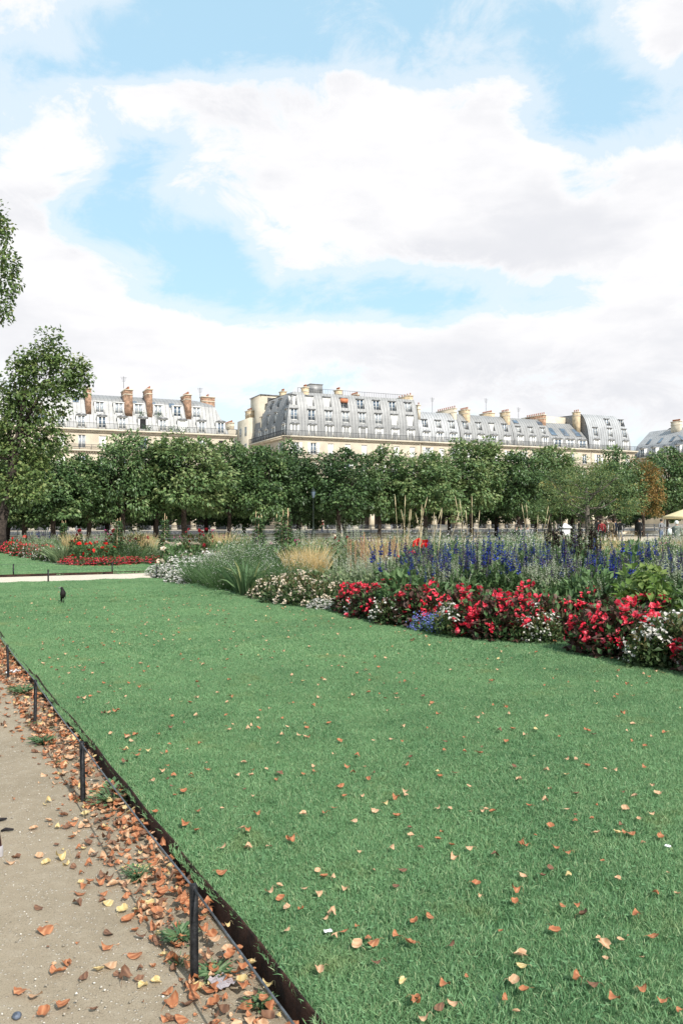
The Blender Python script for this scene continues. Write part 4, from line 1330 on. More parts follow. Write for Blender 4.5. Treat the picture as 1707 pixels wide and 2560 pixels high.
def plant(kd, name, label, group, loc, scale=1.0, var=None, cat='flower', sz=1.0):
    """a plant of one of the kinds; meshes are shared between look-alikes"""
    v = R.randrange(3) if var is None else var
    if (kd, v) not in PCACHE: PCACHE[kd, v] = KINDS[kd](v)
    parts, heads = PCACHE[kd, v]
    o = thing(name, label, cat, loc, R.uniform(0, 6.28), group); o.scale = (scale, scale, scale * sz)
    for pn, me, kk in parts: link(pn, me, o, kk)
    for hn, me, p, rot, s in heads: link(hn, me, o, loc=p, rot=rot, scale=s)
    return o


def heads_on(key, hn, n, rx, h, seed, zmin=.35, s0=.8, s1=1.2, upright=False, sh=1.0):
    rg = np.random.default_rng(seed); out = []; k = 0
    while len(out) < n and k < 4000:
        k += 1
        d = rg.normal(size=3); d[2] = abs(d[2]); d /= np.linalg.norm(d)
        if d[2] < zmin and rg.uniform() < .75: continue
        p = d * np.array([rx, rx, h]) * rg.uniform(.86, 1.06) * sh
        if upright: p = np.array([d[0] * rx * .9, d[1] * rx * .9, h * rg.uniform(.8, 1.15)]); rot = (rg.normal(0, .12), rg.normal(0, .12), rg.uniform(0, 6))
        else: rot = (-d[1] * .9 + rg.normal(0, .3), d[0] * .9 + rg.normal(0, .3), rg.uniform(0, 6))
        out.append((hn, BL[key, int(rg.integers(4))], tuple(p), rot, float(rg.uniform(s0, s1))))
    return out


def tiny(g, n, rx, h, r, seed, mt, zmin=.0, petals=4):
    """many tiny flowers over a dome, kept as one part"""
    rg = np.random.default_rng(seed)
    P, d = mound(n, rx, h, 1.6, 1.1, rg)
    for k in range(petals):
        th = k * 6.283 / petals + rg.uniform(0, 6.28, n)
        D = np.column_stack([np.cos(th), np.sin(th), rg.uniform(-.1, .7, n)]) + d * .3
        g.leaves(P, D, UP + d * .6, r * rg.uniform(.7, 1.2, n), r * .8, mat=mt, a=np.clip(.6 + rg.normal(0, .25, n), 0, 1))


@kind('red')
def _(v):
    g = leafy(.34, .52, 520, .085, .06, 'bronze', 10 + v, .5)
    g2 = leafy(.34, .5, 260, .08, .055, 'green', 14 + v, .6)
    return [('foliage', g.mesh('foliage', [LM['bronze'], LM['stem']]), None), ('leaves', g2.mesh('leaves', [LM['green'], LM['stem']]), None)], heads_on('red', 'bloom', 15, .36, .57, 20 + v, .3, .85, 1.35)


@kind('white')
def _(v):
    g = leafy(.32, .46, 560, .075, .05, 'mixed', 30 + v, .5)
    return [('foliage', g.mesh('foliage', [LM['mixed'], LM['stem']]), None)], heads_on('white', 'bloom', 18, .34, .48, 33 + v, .1, 1.0, 1.5)


@kind('cream')
def _(v):
    g = leafy(.42, .46, 620, .075, .05, 'mixed', 40 + v, .5)
    g2 = Geo()
    return [('foliage', g.mesh('foliage', [LM['mixed'], LM['stem']]), None)], heads_on('cream', 'bloom', 28, .44, .48, 43 + v, .05, .9, 1.35)


@kind('ageratum')
def _(v):
    g = leafy(.24, .24, 260, .06, .04, 'green', 50 + v, .5)
    return [('foliage', g.mesh('foliage', [LM['green'], LM['stem']]), None)], heads_on('lilac', 'bloom', 34, .26, .25, 53 + v, .1, .9, 1.25)


@kind('salvia')
def _(v):
    g = leafy(.38, .72, 760, .10, .055, 'green', 60 + v, .55, .2, .2, .35)
    return [('foliage', g.mesh('foliage', [LM['green'], LM['stem']]), None)], heads_on('blue', 'flower_spike', 4, .42, .84, 63 + v, .3, .8, 1.25, True) + heads_on('violet', 'flower_spike', 3, .42, .8, 67 + v, .3, .8, 1.2, True)


@kind('salvia_violet')
def _(v):
    g = leafy(.40, .74, 700, .095, .05, 'green', 70 + v, .55, .2, .2, .45)
    return [('foliage', g.mesh('foliage', [LM['green'], LM['stem']]), None)], heads_on('violet', 'flower_spike', 6, .42, .84, 73 + v, .3, .8, 1.25, True) + heads_on('blue', 'flower_spike', 2, .42, .82, 77 + v, .3, .7, 1.0, True)


@kind('pale_sage')
def _(v):
    g = leafy(.38, .6, 620, .085, .04, 'sage', 80 + v, .5)
    rg = np.random.default_rng(83 + v); f = Geo()
    for k in range(34):
        x, y = rg.normal(0, .2, 2); L = rg.uniform(.16, .3); z0 = rg.uniform(.5, .72); n = 34
        z = rg.uniform(0, 1, n); th = rg.uniform(0, 6.28, n)
        P = np.column_stack([x * (1 + z * .2) + np.cos(th) * .006, y * (1 + z * .2) + np.sin(th) * .006, z0 + z * L])
        f.leaves(P, np.column_stack([np.cos(th), np.sin(th), .5 + 0 * th]), UP, .02, .013, a=rg.uniform(.3, 1, n))
    return [('foliage', g.mesh('foliage', [LM['sage'], LM['stem']]), None), ('flower_spikes', f.mesh('flower_spikes', LM['palegreen']), 'stuff')], []


def tuft(n, rx, h0, h1, w, seed, bend=.35, a0=.5, spread=.28):
    rg = np.random.default_rng(seed); g = Geo()
    th = rg.uniform(0, 6.28, n); r = rx * np.sqrt(rg.uniform(0, 1, n))
    P = np.column_stack([np.cos(th) * r, np.sin(th) * r, np.zeros(n)])
    D = np.column_stack([np.cos(th) * spread * r / rx, np.sin(th) * spread * r / rx, np.ones(n)]) + rg.normal(0, .09, (n, 3))
    B = np.column_stack([np.cos(th), np.sin(th), -.5 + 0 * th]) * (bend * rg.uniform(.1, 1.2, n))[:, None]
    g.blades(P, D, B, rg.uniform(h0, h1, n), w * rg.uniform(.7, 1.3, n), a=np.clip(a0 + rg.normal(0, .22, n), 0, 1))
    return g


@kind('feather_grass')
def _(v):
    g = tuft(420, .13, .55, 1.12, .008, 90 + v, .25, .5, .3)
    b = tuft(160, .15, .3, .6, .009, 95 + v, .5, .3, .5)
    return [('plumes', g.mesh('plumes', LM['straw']), None), ('leaf_blades', b.mesh('leaf_blades', LM['sage']), None)], []


@kind('tall_reed')
def _(v):
    rg = np.random.default_rng(100 + v); g = tuft(70, .14, .6, 1.2, .012, 100 + v, .5, .3, .5); s = Geo()
    for k in range(5):
        th = rg.uniform(0, 6.28); ln = rg.uniform(1.35, 2.05); le = rg.uniform(.03, .42) ** 1.2
        e = Vector((math.cos(th) * le * ln, math.sin(th) * le * ln, ln)); m = e * .55 + Vector((0, 0, .06))
        s.tube([(0, 0, 0), m, e], [.004, .003, .002], 4, a=.95)
        b = e - (e - m).normalized() * .26
        s.tube([b, b.lerp(e, .3), b.lerp(e, .7), e], [.002, .0075, .006, .001], 5, a=1.0)
    return [('leaf_blades', g.mesh('leaf_blades', LM['sage']), None), ('seed_stalks', s.mesh('seed_stalks', LM['straw']), None)], []


@kind('wispy')
def _(v):
    g = tuft(620, .32, .45, .95, .006, 110 + v, .5, .4, .6)
    l = leafy(.42, .8, 900, .05, .014, 'green', 113 + v, .5, .8)
    f = Geo(); tiny(f, 330, .46, .92, .014, 116 + v, 0)
    return [('foliage', l.mesh('foliage', [LM['green'], LM['stem']]), None), ('stems', g.mesh('stems', LM['green']), None), ('flowers', f.mesh('flowers', LM['white']), 'stuff')], []


@kind('haze_bush')
def _(v):
    l = leafy(.55, .7, 1500, .045, .013, 'sage', 120 + v, .7, .8)
    f = Geo(); tiny(f, 420, .57, .73, .013, 123 + v, 0)
    return [('foliage', l.mesh('foliage', [LM['sage'], LM['stem']]), None), ('flowers', f.mesh('flowers', LM['white']), 'stuff')], []


@kind('daisies')
def _(v):
    l = leafy(.42, .46, 620, .07, .03, 'green', 130 + v, .5)
    f = Geo(); tiny(f, 300, .46, .5, .046, 133 + v, 0, petals=6)
    return [('foliage', l.mesh('foliage', [LM['green'], LM['stem']]), None), ('flowers', f.mesh('flowers', LM['white']), 'stuff')], []


@kind('sword')
def _(v):
    g = tuft(46, .16, .55, .95, .055, 140 + v, .55, .35, .55)
    return [('leaf_blades', g.mesh('leaf_blades', LM['sword']), None)], []


@kind('strap')
def _(v):
    g = tuft(150, .2, .4, .8, .02, 145 + v, .7, .45, .6)
    return [('leaf_blades', g.mesh('leaf_blades', LM['sage']), None)], []


@kind('millet')
def _(v):
    g = tuft(60, .12, .5, .95, .02, 150 + v, .7, .2, .5)
    return [('leaf_blades', g.mesh('leaf_blades', LM['mixed']), None)], heads_on('millet', 'seed_head', 7, .22, 1.02, 153 + v, .2, .85, 1.3, True)


@kind('leafy')
def _(v):
    g = leafy(.38, .62, 520, .13, .075, 'green', 160 + v, .6)
    return [('foliage', g.mesh('foliage', [LM['green'], LM['stem']]), None)], []


@kind('broad_lime')
def _(v):
    g = leafy(.32, .95, 330, .16, .085, 'lime', 165 + v, .7, -.5, .12)
    return [('foliage', g.mesh('foliage', [LM['lime'], LM['stem']]), None)], []


@kind('dahlia')
def _(v):
    g = leafy(.36, .8, 560, .11, .06, 'green', 170 + v, .55)
    return [('foliage', g.mesh('foliage', [LM['green'], LM['stem']]), None)], heads_on('dahlia', 'bloom', 9, .38, .9, 173 + v, .35)


@kind('maroon')
def _(v):
    g = leafy(.36, .8, 520, .1, .055, 'mixed', 180 + v, .55)
    return [('foliage', g.mesh('foliage', [LM['mixed'], LM['stem']]), None)], heads_on('maroon', 'bloom', 14, .4, .88, 183 + v, .3)


@kind('cream_dahlia')
def _(v):
    g = leafy(.3, .75, 420, .1, .055, 'green', 190 + v, .55)
    return [('foliage', g.mesh('foliage', [LM['green'], LM['stem']]), None)], heads_on('yellow', 'bloom', 7, .3, .86, 193 + v, .4)


@kind('red_carpet')
def _(v):
    g = leafy(.4, .22, 420, .07, .05, 'mixed', 200 + v, .5)
    f = Geo(); tiny(f, 130, .42, .25, .042, 203 + v, 0, petals=5)
    return [('foliage', g.mesh('foliage', [LM['mixed'], LM['stem']]), None), ('flowers', f.mesh('flowers', LM['red']), 'stuff')], []


@kind('pink')
def _(v):
    g = leafy(.36, .78, 520, .08, .04, 'green', 210 + v, .55)
    return [('foliage', g.mesh('foliage', [LM['green'], LM['stem']]), None)], heads_on('pink', 'bloom', 13, .38, .84, 213 + v, .3)


@kind('rusty_spires')
def _(v):
    rg = np.random.default_rng(220 + v); l = leafy(.3, .4, 300, .09, .04, 'sage', 221 + v, .5); f = Geo()
    for k in range(7):
        x, y = rg.normal(0, .13, 2); n = 90; z = rg.uniform(0, 1, n); th = rg.uniform(0, 6.28, n); L = rg.uniform(.6, .9)
        P = np.column_stack([x + np.cos(th) * .012, y + np.sin(th) * .012, .25 + z * L])
        f.leaves(P, np.column_stack([np.cos(th), np.sin(th), .3 + 0 * th]), UP, .035, .024, a=rg.uniform(0, 1, n))
        f.tube([(x, y, 0), (x, y, .25 + L)], .006, 4)
    return [('foliage', l.mesh('foliage', [LM['sage'], LM['stem']]), None), ('spires', f.mesh('spires', LM['pink_straw']), None)], []


@kind('purple_wisp')
def _(v):
    g = tuft(300, .22, .7, 1.25, .008, 230 + v, .3, .3, .35)
    f = Geo(); rg = np.random.default_rng(233 + v); n = 300
    P, d = mound(n, .3, 1.22, 1.0, 1.6, rg); f.leaves(P, rvec(n) + UP, rvec(n), .035, .02, a=rg.uniform(.2, 1, n))
    return [('stems', g.mesh('stems', LM['mixed']), None), ('flowers', f.mesh('flowers', LM['violet']), 'stuff')], []


def climber(name, label, loc, h, fl, seed, spread=.16):
    """cane wigwam with a vine winding up it"""
    rg = np.random.default_rng(seed); o = thing(name, label, 'climbing plant', loc)
    for k in range(3):
        a = k * 2.1 + rg.uniform(0, 1); g = Geo()
        g.tube([(math.cos(a) * spread, math.sin(a) * spread, -.05), (math.cos(a + .2) * spread * .55, math.sin(a + .2) * spread * .55, h * rg.uniform(.95, 1.08))], [.012, .009], 6)
        g.build('cane', LM['cane'], o)
    n = 850; z = rg.uniform(0, 1, n) ** 1.1 * h * .95; th = rg.uniform(0, 6.28, n); r = spread * (1.25 - .75 * z / h) * rg.uniform(.3, 1.25, n)
    P = np.column_stack([np.cos(th) * r, np.sin(th) * r, z]); g = Geo()
    g.leaves(P, np.column_stack([np.cos(th), np.sin(th), rg.uniform(-.8, .4, n)]), np.column_stack([np.cos(th), np.sin(th), np.ones(n)]), .10 * rg.uniform(.6, 1.2, n), .075, a=rg.uniform(.1, .9, n))
    g.build('vine', LM['green'], o)
    if fl:
        k = rg.integers(0, n, 46); g = Geo()
        for s in range(4):
            tt = s * 1.57 + rg.uniform(0, 6.28, 46)
            g.leaves(P[k] * (1.12, 1.12, 1), np.column_stack([np.cos(tt), np.sin(tt), .5 + 0 * tt]), UP, .04, .035, a=rg.uniform(.3, 1, 46))
        g.build('flowers', LM[fl], o, kind='stuff')
    return o


# ------------------------------------------------------------------ setting the plants out
LAB = {
    'red': ('red_begonia', 'red begonia clump with dark bronze leaves at the bed edge', 'red begonia clumps'),
    'white': ('white_begonia', 'white begonia clump among the red ones at the bed edge', 'white begonia clumps'),
    'cream': ('cream_begonia', 'creamy white begonia mound beside the sword leaved plant', 'creamy begonia mounds'),
    'ageratum': ('blue_ageratum', 'low lilac blue ageratum tuft in front of the red begonias', 'lilac blue ageratum tufts'),
    'salvia': ('blue_salvia', 'deep blue salvia with upright spikes behind the red begonias', 'deep blue salvias'),
    'salvia_violet': ('violet_salvia', 'dusky violet salvia with thin spikes behind the blue salvias', 'dusky violet salvias'),
    'pale_sage': ('pale_sage', 'grey green sage with pale flower spikes', 'pale sages'),
    'feather_grass': ('feather_grass', 'golden feather grass tuft standing among green plants', 'golden feather grasses'),
    'tall_reed': ('reed_grass', 'tall reed grass with slender straw stalks above the bed', 'tall reed grasses'),
    'wispy': ('gaura_plant', 'wispy green plant dotted with tiny white flowers', 'wispy white flowered plants'),
    'haze_bush': ('aster_bush', 'rounded grey green bush misted with tiny pale flowers', 'misty rounded bushes'),
    'daisies': ('white_daisies', 'dense white daisy clump', 'white daisy clumps'),
    'strap': ('strap_leaf_plant', 'grey green strap leaved tuft without flowers', 'strap leaved tufts'),
    'millet': ('purple_millet', 'purple millet with almost black upright seed heads', 'purple millets'),
    'leafy': ('leafy_plant', 'plain dark green leafy plant filling the bed', 'leafy filler plants'),
    'dahlia': ('scarlet_dahlia', 'scarlet dahlia with large round blooms', 'scarlet dahlias'),
    'maroon': ('maroon_dahlia', 'maroon dahlia with small dark blooms', 'maroon dahlias'),
    'cream_dahlia': ('cream_dahlia', 'pale cream yellow dahlia behind the white daisies', 'cream dahlias'),
    'red_carpet': ('red_bedding', 'low carpet of red bedding flowers beyond the side path', 'red bedding carpets'),
    'pink': ('pink_cosmos', 'pink flowered plant far back in the bed', 'pink flowered plants'),
    'rusty_spires': ('rusty_spire_plant', 'plant with rusty brown seed spires', 'rusty seed spires'),
    'purple_wisp': ('verbena_plant', 'tall wiry plant with small purple flowers', 'tall wiry purple plants'),
}


def pl(kd, px, py=None, d=None, s=1.0, sz=1.0, label=None, group=None, var=None):
    p = at(px, py, LZ) if py else atd(px, d, LZ)
    n, lb, gr = LAB[kd]
    return plant(kd, n, label or lb, (group or gr) if not label else group, p, s, var, sz=sz)


R.seed(99)
# front row, following the edge of the bed
for px, py, s in ((395, 1436, .8), (420, 1446, .9), (450, 1456, .9), (478, 1462, .75)):
    pl('daisies', px, py, s=s, sz=.75, label='low white daisy cushion at the bed tip by the side path', group='low white daisy cushions')
for px, d, s in ((440, 22.6, 1.05), (470, 22.0, 1.1), (497, 21.6, 1.15), (530, 22.5, 1.25), (565, 23.5, 1.3), (455, 24.5, 1.2), (520, 24.5, 1.3)):
    pl('daisies', px, d=d, s=s * .95, sz=1.15, label='tall white daisy clump behind the white daisy cushions', group='tall white daisy clumps')
for px, d in ((425, 22.8), (490, 23.6), (448, 23.4), (545, 24.6)): pl('cream_dahlia', px, d=d, s=1.05, sz=1.1)
for px, d, s in ((505, 19.6, .95), (540, 18.6, .95), (560, 17.9, .9), (600, 18.8, 1.05), (655, 17.6, 1.0), (690, 17.0, .95), (640, 19.4, 1.15), (700, 18.6, 1.1), (585, 20.5, 1.2), (745, 17.4, .95), (675, 20.5, 1.2), (730, 19.6, 1.15)):
    pl('wispy', px, d=d, s=s)
p = at(612, 1488, LZ); plant('sword', 'sword_leaf_plant', 'large plant with pale green sword leaves and yellowed tips', None, p, 1.0, 0)
for px, py, s in ((672, 1497, .9), (708, 1508, 1.0), (752, 1514, 1.05), (800, 1518, .95), (838, 1512, .85), (735, 1495, 1.1), (790, 1499, 1.1), (835, 1494, .95), (690, 1487, .9), (770, 1485, 1.05)):
    pl('cream', px, py, s=s)
for px, py in ((800, 1523), (836, 1524), (860, 1523)): pl('daisies', px, py, s=.55, sz=.7, label='small white daisy tuft in front of the creamy begonias', group='small white daisy tufts')
for px, py, s in ((880, 1532, .95), (925, 1546, 1.0), (1000, 1560, 1.05), (1045, 1566, 1.1), (965, 1538, 1.05), (1090, 1552, 1.0), (1150, 1568, 1.05), (1200, 1593, 1.1), (1250, 1600, 1.1), (1300, 1596, 1.05), (1225, 1572, 1.1), (1180, 1556, 1.0), (1110, 1540, 1.0),
                  (1320, 1570, 1.1), (1380, 1592, 1.05), (1415, 1588, 1.0), (1500, 1634, 1.1), (1545, 1640, 1.1), (1590, 1625, 1.05), (1530, 1610, 1.1), (1480, 1585, 1.05), (1570, 1590, 1.0), (1640, 1600, 1.1), (1610, 1640, .9), (1020, 1535, 1.05), (1075, 1530, 1.0)):
    pl('red', px, py, s=s * .98)
for px, py, s in ((960, 1555, .75), (1125, 1578, .85), (1150, 1587, .8), (1340, 1592, 1.0), (1372, 1584, .95), (1310, 1605, .7), (1655, 1664, 1.1), (1695, 1668, 1.15), (1740, 1672, 1.1), (1680, 1645, 1.1), (1720, 1640, 1.1), (895, 1540, .6), (1110, 1556, .8), (975, 1562, .8), (1360, 1606, .8), (1130, 1592, .85), (1625, 1668, .9)):
    pl('white', px, py, s=s)
for px, py, s in ((1066, 1576, .95), (1092, 1583, 1.0), (1118, 1585, .8)): pl('ageratum', px, py, s=s)
# second band: leafy plants and blue salvias
for i, px in enumerate(range(1000, 1760, 42)):
    pl(['leafy', 'salvia_violet', 'leafy', 'pale_sage', 'leafy'][i % 5], px + R.uniform(-18, 18), d=11.2 + (1707 - px) * .0019 + R.uniform(-.5, .5), s=R.uniform(.8, 1.2), sz=R.uniform(.85, 1.15))
for i, px in enumerate(range(985, 1780, 31)):
    for rw in range(2):
        d = 11.9 + (1707 - px) * .0022 + rw * 1.1 + R.uniform(-.35, .35)
        kd = 'salvia' if (px < 1530 or rw == 1) and R.random() < .72 else 'salvia_violet'
        if 1550 < px < 1650 and rw == 0: continue
        if R.random() < .18: kd = 'pale_sage'
        pl(kd, px + R.uniform(-14, 14), d=d, s=R.uniform(.9, 1.12), sz=R.uniform(.95, 1.12))
for px, d in ((1585, 11.0), (1618, 11.2), (1640, 10.8)):
    p = atd(px, d, LZ); plant('broad_lime', 'broad_leaf_plant', 'plant with broad hanging lime green leaves beside the salvias', 'broad lime leaved plants', p, 1.0)
for px, d in ((1395, 13.6), (1425, 13.9), (1455, 13.4), (1488, 13.8), (1408, 14.4), (1470, 14.6)): pl('millet', px, d=d, s=1.05, sz=1.08)
# middle of the bed
for px, d, s in ((770, 19.5, 1.0), (955, 20.5, 1.2), (985, 21.5, 1.2), (1005, 20.0, 1.1), (935, 22.0, 1.15), (780, 27.0, 1.1), (1165, 23.5, 1.1), (1200, 24.5, 1.1), (1380, 25.0, 1.2), (1520, 17.8, 1.08), (1535, 18.2, 1.1), (1508, 18.1, 1.0), (1620, 18.5, 1.05), (1640, 18.8, 1.05), (1600, 19.0, 1.0), (1480, 24.0, 1.2), (1555, 25.0, 1.2), (1680, 24.0, 1.15), (1690, 25.0, 1.15), (560, 29, 1.2), (600, 30, 1.1), (1180, 19, 1.0), (1060, 22, 1.0), (745, 18.4, 1.0), (785, 18.8, 1.05), (970, 19.0, 1.15), (940, 19.6, 1.1), (1510, 17.4, 1.0)):
    pl('feather_grass', px, d=d, s=s * 1.06)
for px, d, s in ((1005, 15.2, 1.0), (1040, 15.6, 1.02), (1085, 16.2, .98), (1180, 16.4, 1.0), (1335, 18.5, .95)): pl('tall_reed', px, d=d, s=s)
for px, d in ((1290, 16.2), (1330, 17.0), (1255, 16.6), (1465, 21.0), (1440, 22.0), (1500, 22.0), (1310, 15.6), (1225, 18.0), (1590, 22.0), (1370, 19.0)): pl('haze_bush', px, d=d, s=R.uniform(1.05, 1.3), sz=1.35)
for px, d in ((835, 16.8), (870, 17.3), (900, 17.0), (860, 18.5), (905, 19.0), (950, 17.6), (1120, 16.6), (1150, 17.2)): pl('strap', px, d=d, s=R.uniform(.95, 1.2))
for px, d in ((880, 15.2), (920, 14.9), (950, 15.0), (985, 14.6), (845, 15.9), (1020, 14.6), (1060, 14.4), (1105, 14.2), (905, 16.0), (965, 15.9), (1010, 15.7), (1160, 14.6), (1210, 14.4), (1350, 14.8), (1290, 14.4)): pl('pale_sage', px, d=d, s=R.uniform(.9, 1.1))
for px, d in ((905, 17.0), (975, 16.8), (1003, 17.4), (895, 18.0)): pl('rusty_spires', px, d=d, s=R.uniform(.95, 1.15))
for px, d in ((900, 19.5), (925, 20.0), (912, 21)): pl('purple_wisp', px, d=d, s=1.0)
for px, d in ((1030, 17.0), (1060, 17.5), (1045, 18.6)): pl('dahlia', px, d=d, s=1.1, sz=1.15)
for px, d in ((840, 22.0), (870, 23.0), (815, 23.5), (1215, 24), (1240, 26)): pl('maroon', px, d=d, s=1.1, sz=1.05)
for px, d in ((1085, 17.3), (1110, 17.8), (1060, 18.2), (1130, 19), (980, 18.6), (1370, 16.6), (1350, 17.4), (1690, 16.4), (1660, 16.8), (1710, 17), (640, 24.5), (580, 25.5)):
    pl('daisies', px, d=d, s=1.05, sz=1.5, label='upright white daisy clump in the middle of the bed', group='upright white daisy clumps')
for px, d in ((735, 24), (690, 26), (715, 25), (1560, 20), (1665, 21), (1645, 20.5), (1280, 24), (1410, 27), (660, 27)): pl('pink', px, d=d, s=1.1)
# filling behind, up to the far side of the bed
R.seed(5)
for i in range(120):
    px = R.uniform(560, 1790); d = R.uniform(16.0 if px > 900 else 19.5, 30)
    kd = R.choice(['wispy', 'haze_bush', 'haze_bush', 'strap', 'leafy', 'daisies', 'wispy', 'haze_bush', 'pale_sage', 'leafy'])
    pl(kd, px, d=d, s=R.uniform(1.05, 1.4), sz=1.15) if kd != 'daisies' else pl(kd, px, d=d, s=1.0, sz=1.4, label='upright white daisy clump in the middle of the bed', group='upright white daisy clumps')
R.seed(8)
for i, px in enumerate(range(1775, 2120, 38)):
    pl(['red', 'white'][i % 2], px, 1690 + (px - 1707) * .22 - 14, s=1.0)
    pl('leafy', px, d=9.9 - (px - 1707) * .001, s=1.1); pl('wispy', px, d=11.6, s=1.1); pl('pale_sage', px, d=13.2, s=1.15); pl('haze_bush', px, d=15.5, s=1.3)
R.seed(123)
for i in range(70):
    px = R.uniform(930, 1770); d = R.uniform(14.6, 25); kd = R.choice(['haze_bush', 'wispy', 'leafy', 'strap', 'haze_bush', 'wispy'])
    pl(kd, px, d=d, s=R.uniform(1.1, 1.4), sz=R.uniform(1.05, 1.25))
for (px, d, h, fl, lab) in ((648, 23.5, 1.72, 'white', 'climber with white flowers winding up tall canes'), (700, 24.2, 1.72, None, 'green climber on a pair of tall canes'), (716, 23.2, 1.78, 'pink', 'leafy climber with a few pink flowers on canes'),
                            (296, 29.5, 1.62, 'yellow', 'yellow flowered climber on canes beyond the side path'), (412, 27.6, 1.66, 'orange', 'orange flowered climber on canes by the side path'), (160, 36, 1.5, 'yellow', 'yellow flowered climber at the far end of the red bed')):
    climber('cane_climber', lab, atd(px, d, LZ), h, fl, int(px))
# bed beyond the side path
R.seed(31)
for px, py in ((180, 1410), (200, 1413), (222, 1415), (245, 1415), (268, 1415), (290, 1413), (315, 1412), (336, 1411), (385, 1409)): pl('red_carpet', px, py, s=1.15)
for px, py in ((25, 1384), (40, 1386), (60, 1392), (78, 1394), (98, 1396), (118, 1398), (88, 1388), (110, 1390)): pl('red_carpet', px, py, s=1.2, sz=1.9, label='upright red flower clump at the far end of the second bed', group='upright red flower clumps')
for px, py in ((48, 1391), (70, 1395), (105, 1402), (125, 1404)): pl('white', px, py, s=1.1, label='white begonia clump beside the far red flowers', group='far white begonia clumps')
for px, py in ((145, 1406), (160, 1408), (172, 1404), (330, 1402), (370, 1403)): pl('strap', px, py, s=1.25)
for px, d in ((205, 29), (235, 29.5), (255, 28.6), (275, 29), (300, 31), (240, 31.5), (190, 31), (35, 38), (60, 39)): pl('dahlia', px, d=d, s=.92, sz=.95)
for px, d in ((200, 30), (325, 30), (470, 29), (500, 29.5), (520, 29), (350, 31), (285, 30.4)): pl('maroon', px, d=d, s=1.2, sz=1.1)
for px, d in ((92, 36), (105, 35), (118, 36.5), (128, 35)): pl('salvia_violet', px, d=d, s=1.0)
for px, d in ((345, 31), (372, 32), (180, 34), (545, 30), (350, 34)): pl('feather_grass', px, d=d, s=1.15)
for i in range(58):
    px = R.uniform(60, 620); d = R.uniform(29.5, 38) if px > 200 else R.uniform(33, 40)
    kd = R.choice(['wispy', 'haze_bush', 'pale_sage', 'strap', 'leafy', 'pink', 'haze_bush'])
    pl(kd, px, d=d, s=R.uniform(1.0, 1.3))
# ------------------------------------------------------------------ fallen leaves
FLM = [leafmat('fallen_leaf_rust', [(.22, .075, .035), (.38, .145, .065), (.52, .27, .14)], .15, .6, .3),
       leafmat('fallen_leaf_tan', [(.40, .21, .11), (.56, .34, .20), (.66, .47, .31)], .2, .6, .3),
       leafmat('fallen_leaf_yellow', [(.48, .33, .12), (.62, .47, .22), (.72, .60, .36)], .25, .6, .3),
       leafmat('fallen_leaf_brown', [(.09, .045, .03), (.17, .085, .05), (.26, .14, .08)], .1, .65, .3)]


def fallen_leaf(seed):
    """a dry leaf about 1 unit long: lobed outline, folded along its midrib and curled"""
    rg = np.random.default_rng(seed); g = Geo()
    n = 6; curl = rg.uniform(.9, 3.0) * rg.choice([-1, 1]); fold = rg.uniform(.1, 1.2); tw = rg.uniform(-.9, .9); wd = rg.uniform(.55, .95)
    V = []
    for i in range(n + 1):
        t = i / n
        w = wd * .5 * math.sin(math.pi * min(1, .06 + t * .94)) ** .7 * (1 + .22 * math.sin(9 * t + rg.uniform(0, 6))) + .01
        if i == n: w = .02
        ang = curl * (t - .4)
        x = math.sin(ang) / curl if abs(curl) > .05 else t - .4
        z = (1 - math.cos(ang)) / curl if abs(curl) > .05 else 0
        for s in (-1, -.5, 0, .5, 1):
            yy = s * w; zz = z + fold * abs(s) * w * (.6 + rg.uniform(-.2, .3)) + rg.normal(0, .02) * (abs(s) > .7)
            r = tw * (t - .5); V.append((x, yy * math.cos(r) - (zz - z) * math.sin(r), z + (zz - z) * math.cos(r) + yy * math.sin(r)))
    V = np.array(V); V[:, 2] -= V[:, 2].min()
    if curl < 0: V[:, 2] = V[:, 2].max() - V[:, 2]
    q = [(i * 5 + j, i * 5 + j + 1, i * 5 + j + 6, i * 5 + j + 5) for i in range(n) for j in range(4)]
    a = np.clip(.5 + .3 * np.sin(np.arange(len(V)) * 2.1 + seed) + rg.normal(0, .15, len(V)), 0, 1)
    g.add(V, q, a=a)
    st = V[0 * 5 + 2]; g.tube([tuple(st), (st[0] - .22, st[1] + rg.uniform(-.1, .1), st[2] + .03), (st[0] - .42, st[1] + rg.uniform(-.2, .2), .02)], [.014, .012, .010], 4, a=.9)
    return g


NLF = 12
LEAFG = [fallen_leaf(800 + i) for i in range(NLF)]
LEAFM = {(i, k): LEAFG[i].mesh('fallen_leaf', FLM[k]) for i in range(NLF) for k in range(4)}
CN_ = ['rust orange', 'pale tan', 'yellow', 'dark brown']

spots = []     # x, y, z, size, colour, where
Z2 = lambda pts, ox, oy, s: [(ox + a * s, oy + b * s) for a, b in pts]
lawn_px = Z2([(65, 88), (262, 65), (648, 45), (960, 118), (450, 173), (235, 215), (587, 218), (845, 205), (985, 215), (1037, 240), (922, 342), (960, 310), (833, 343), (618, 380), (800, 415), (800, 462), (1015, 478), (1085, 478), (1110, 520), (1357, 522), (1440, 420), (1540, 423), (340, 555), (408, 530), (18, 605), (128, 635), (82, 665), (160, 655), (320, 655), (735, 597), (975, 595), (168, 748), (825, 708), (835, 757), (1205, 655), (1283, 637), (1430, 620), (285, 830), (477, 850), (845, 870), (752, 912), (1085, 815), (1152, 843), (1373, 860), (1250, 905), (1475, 915), (345, 910), (345, 935), (455, 950), (518, 938), (380, 1005), (1550, 955), (25, 405), (258, 395), (1470, 160), (1300, 42), (1150, 85), (1172, 150), (1270, 150), (320, 120), (865, 25), (1365, 88)], 850, 2000, .5466)
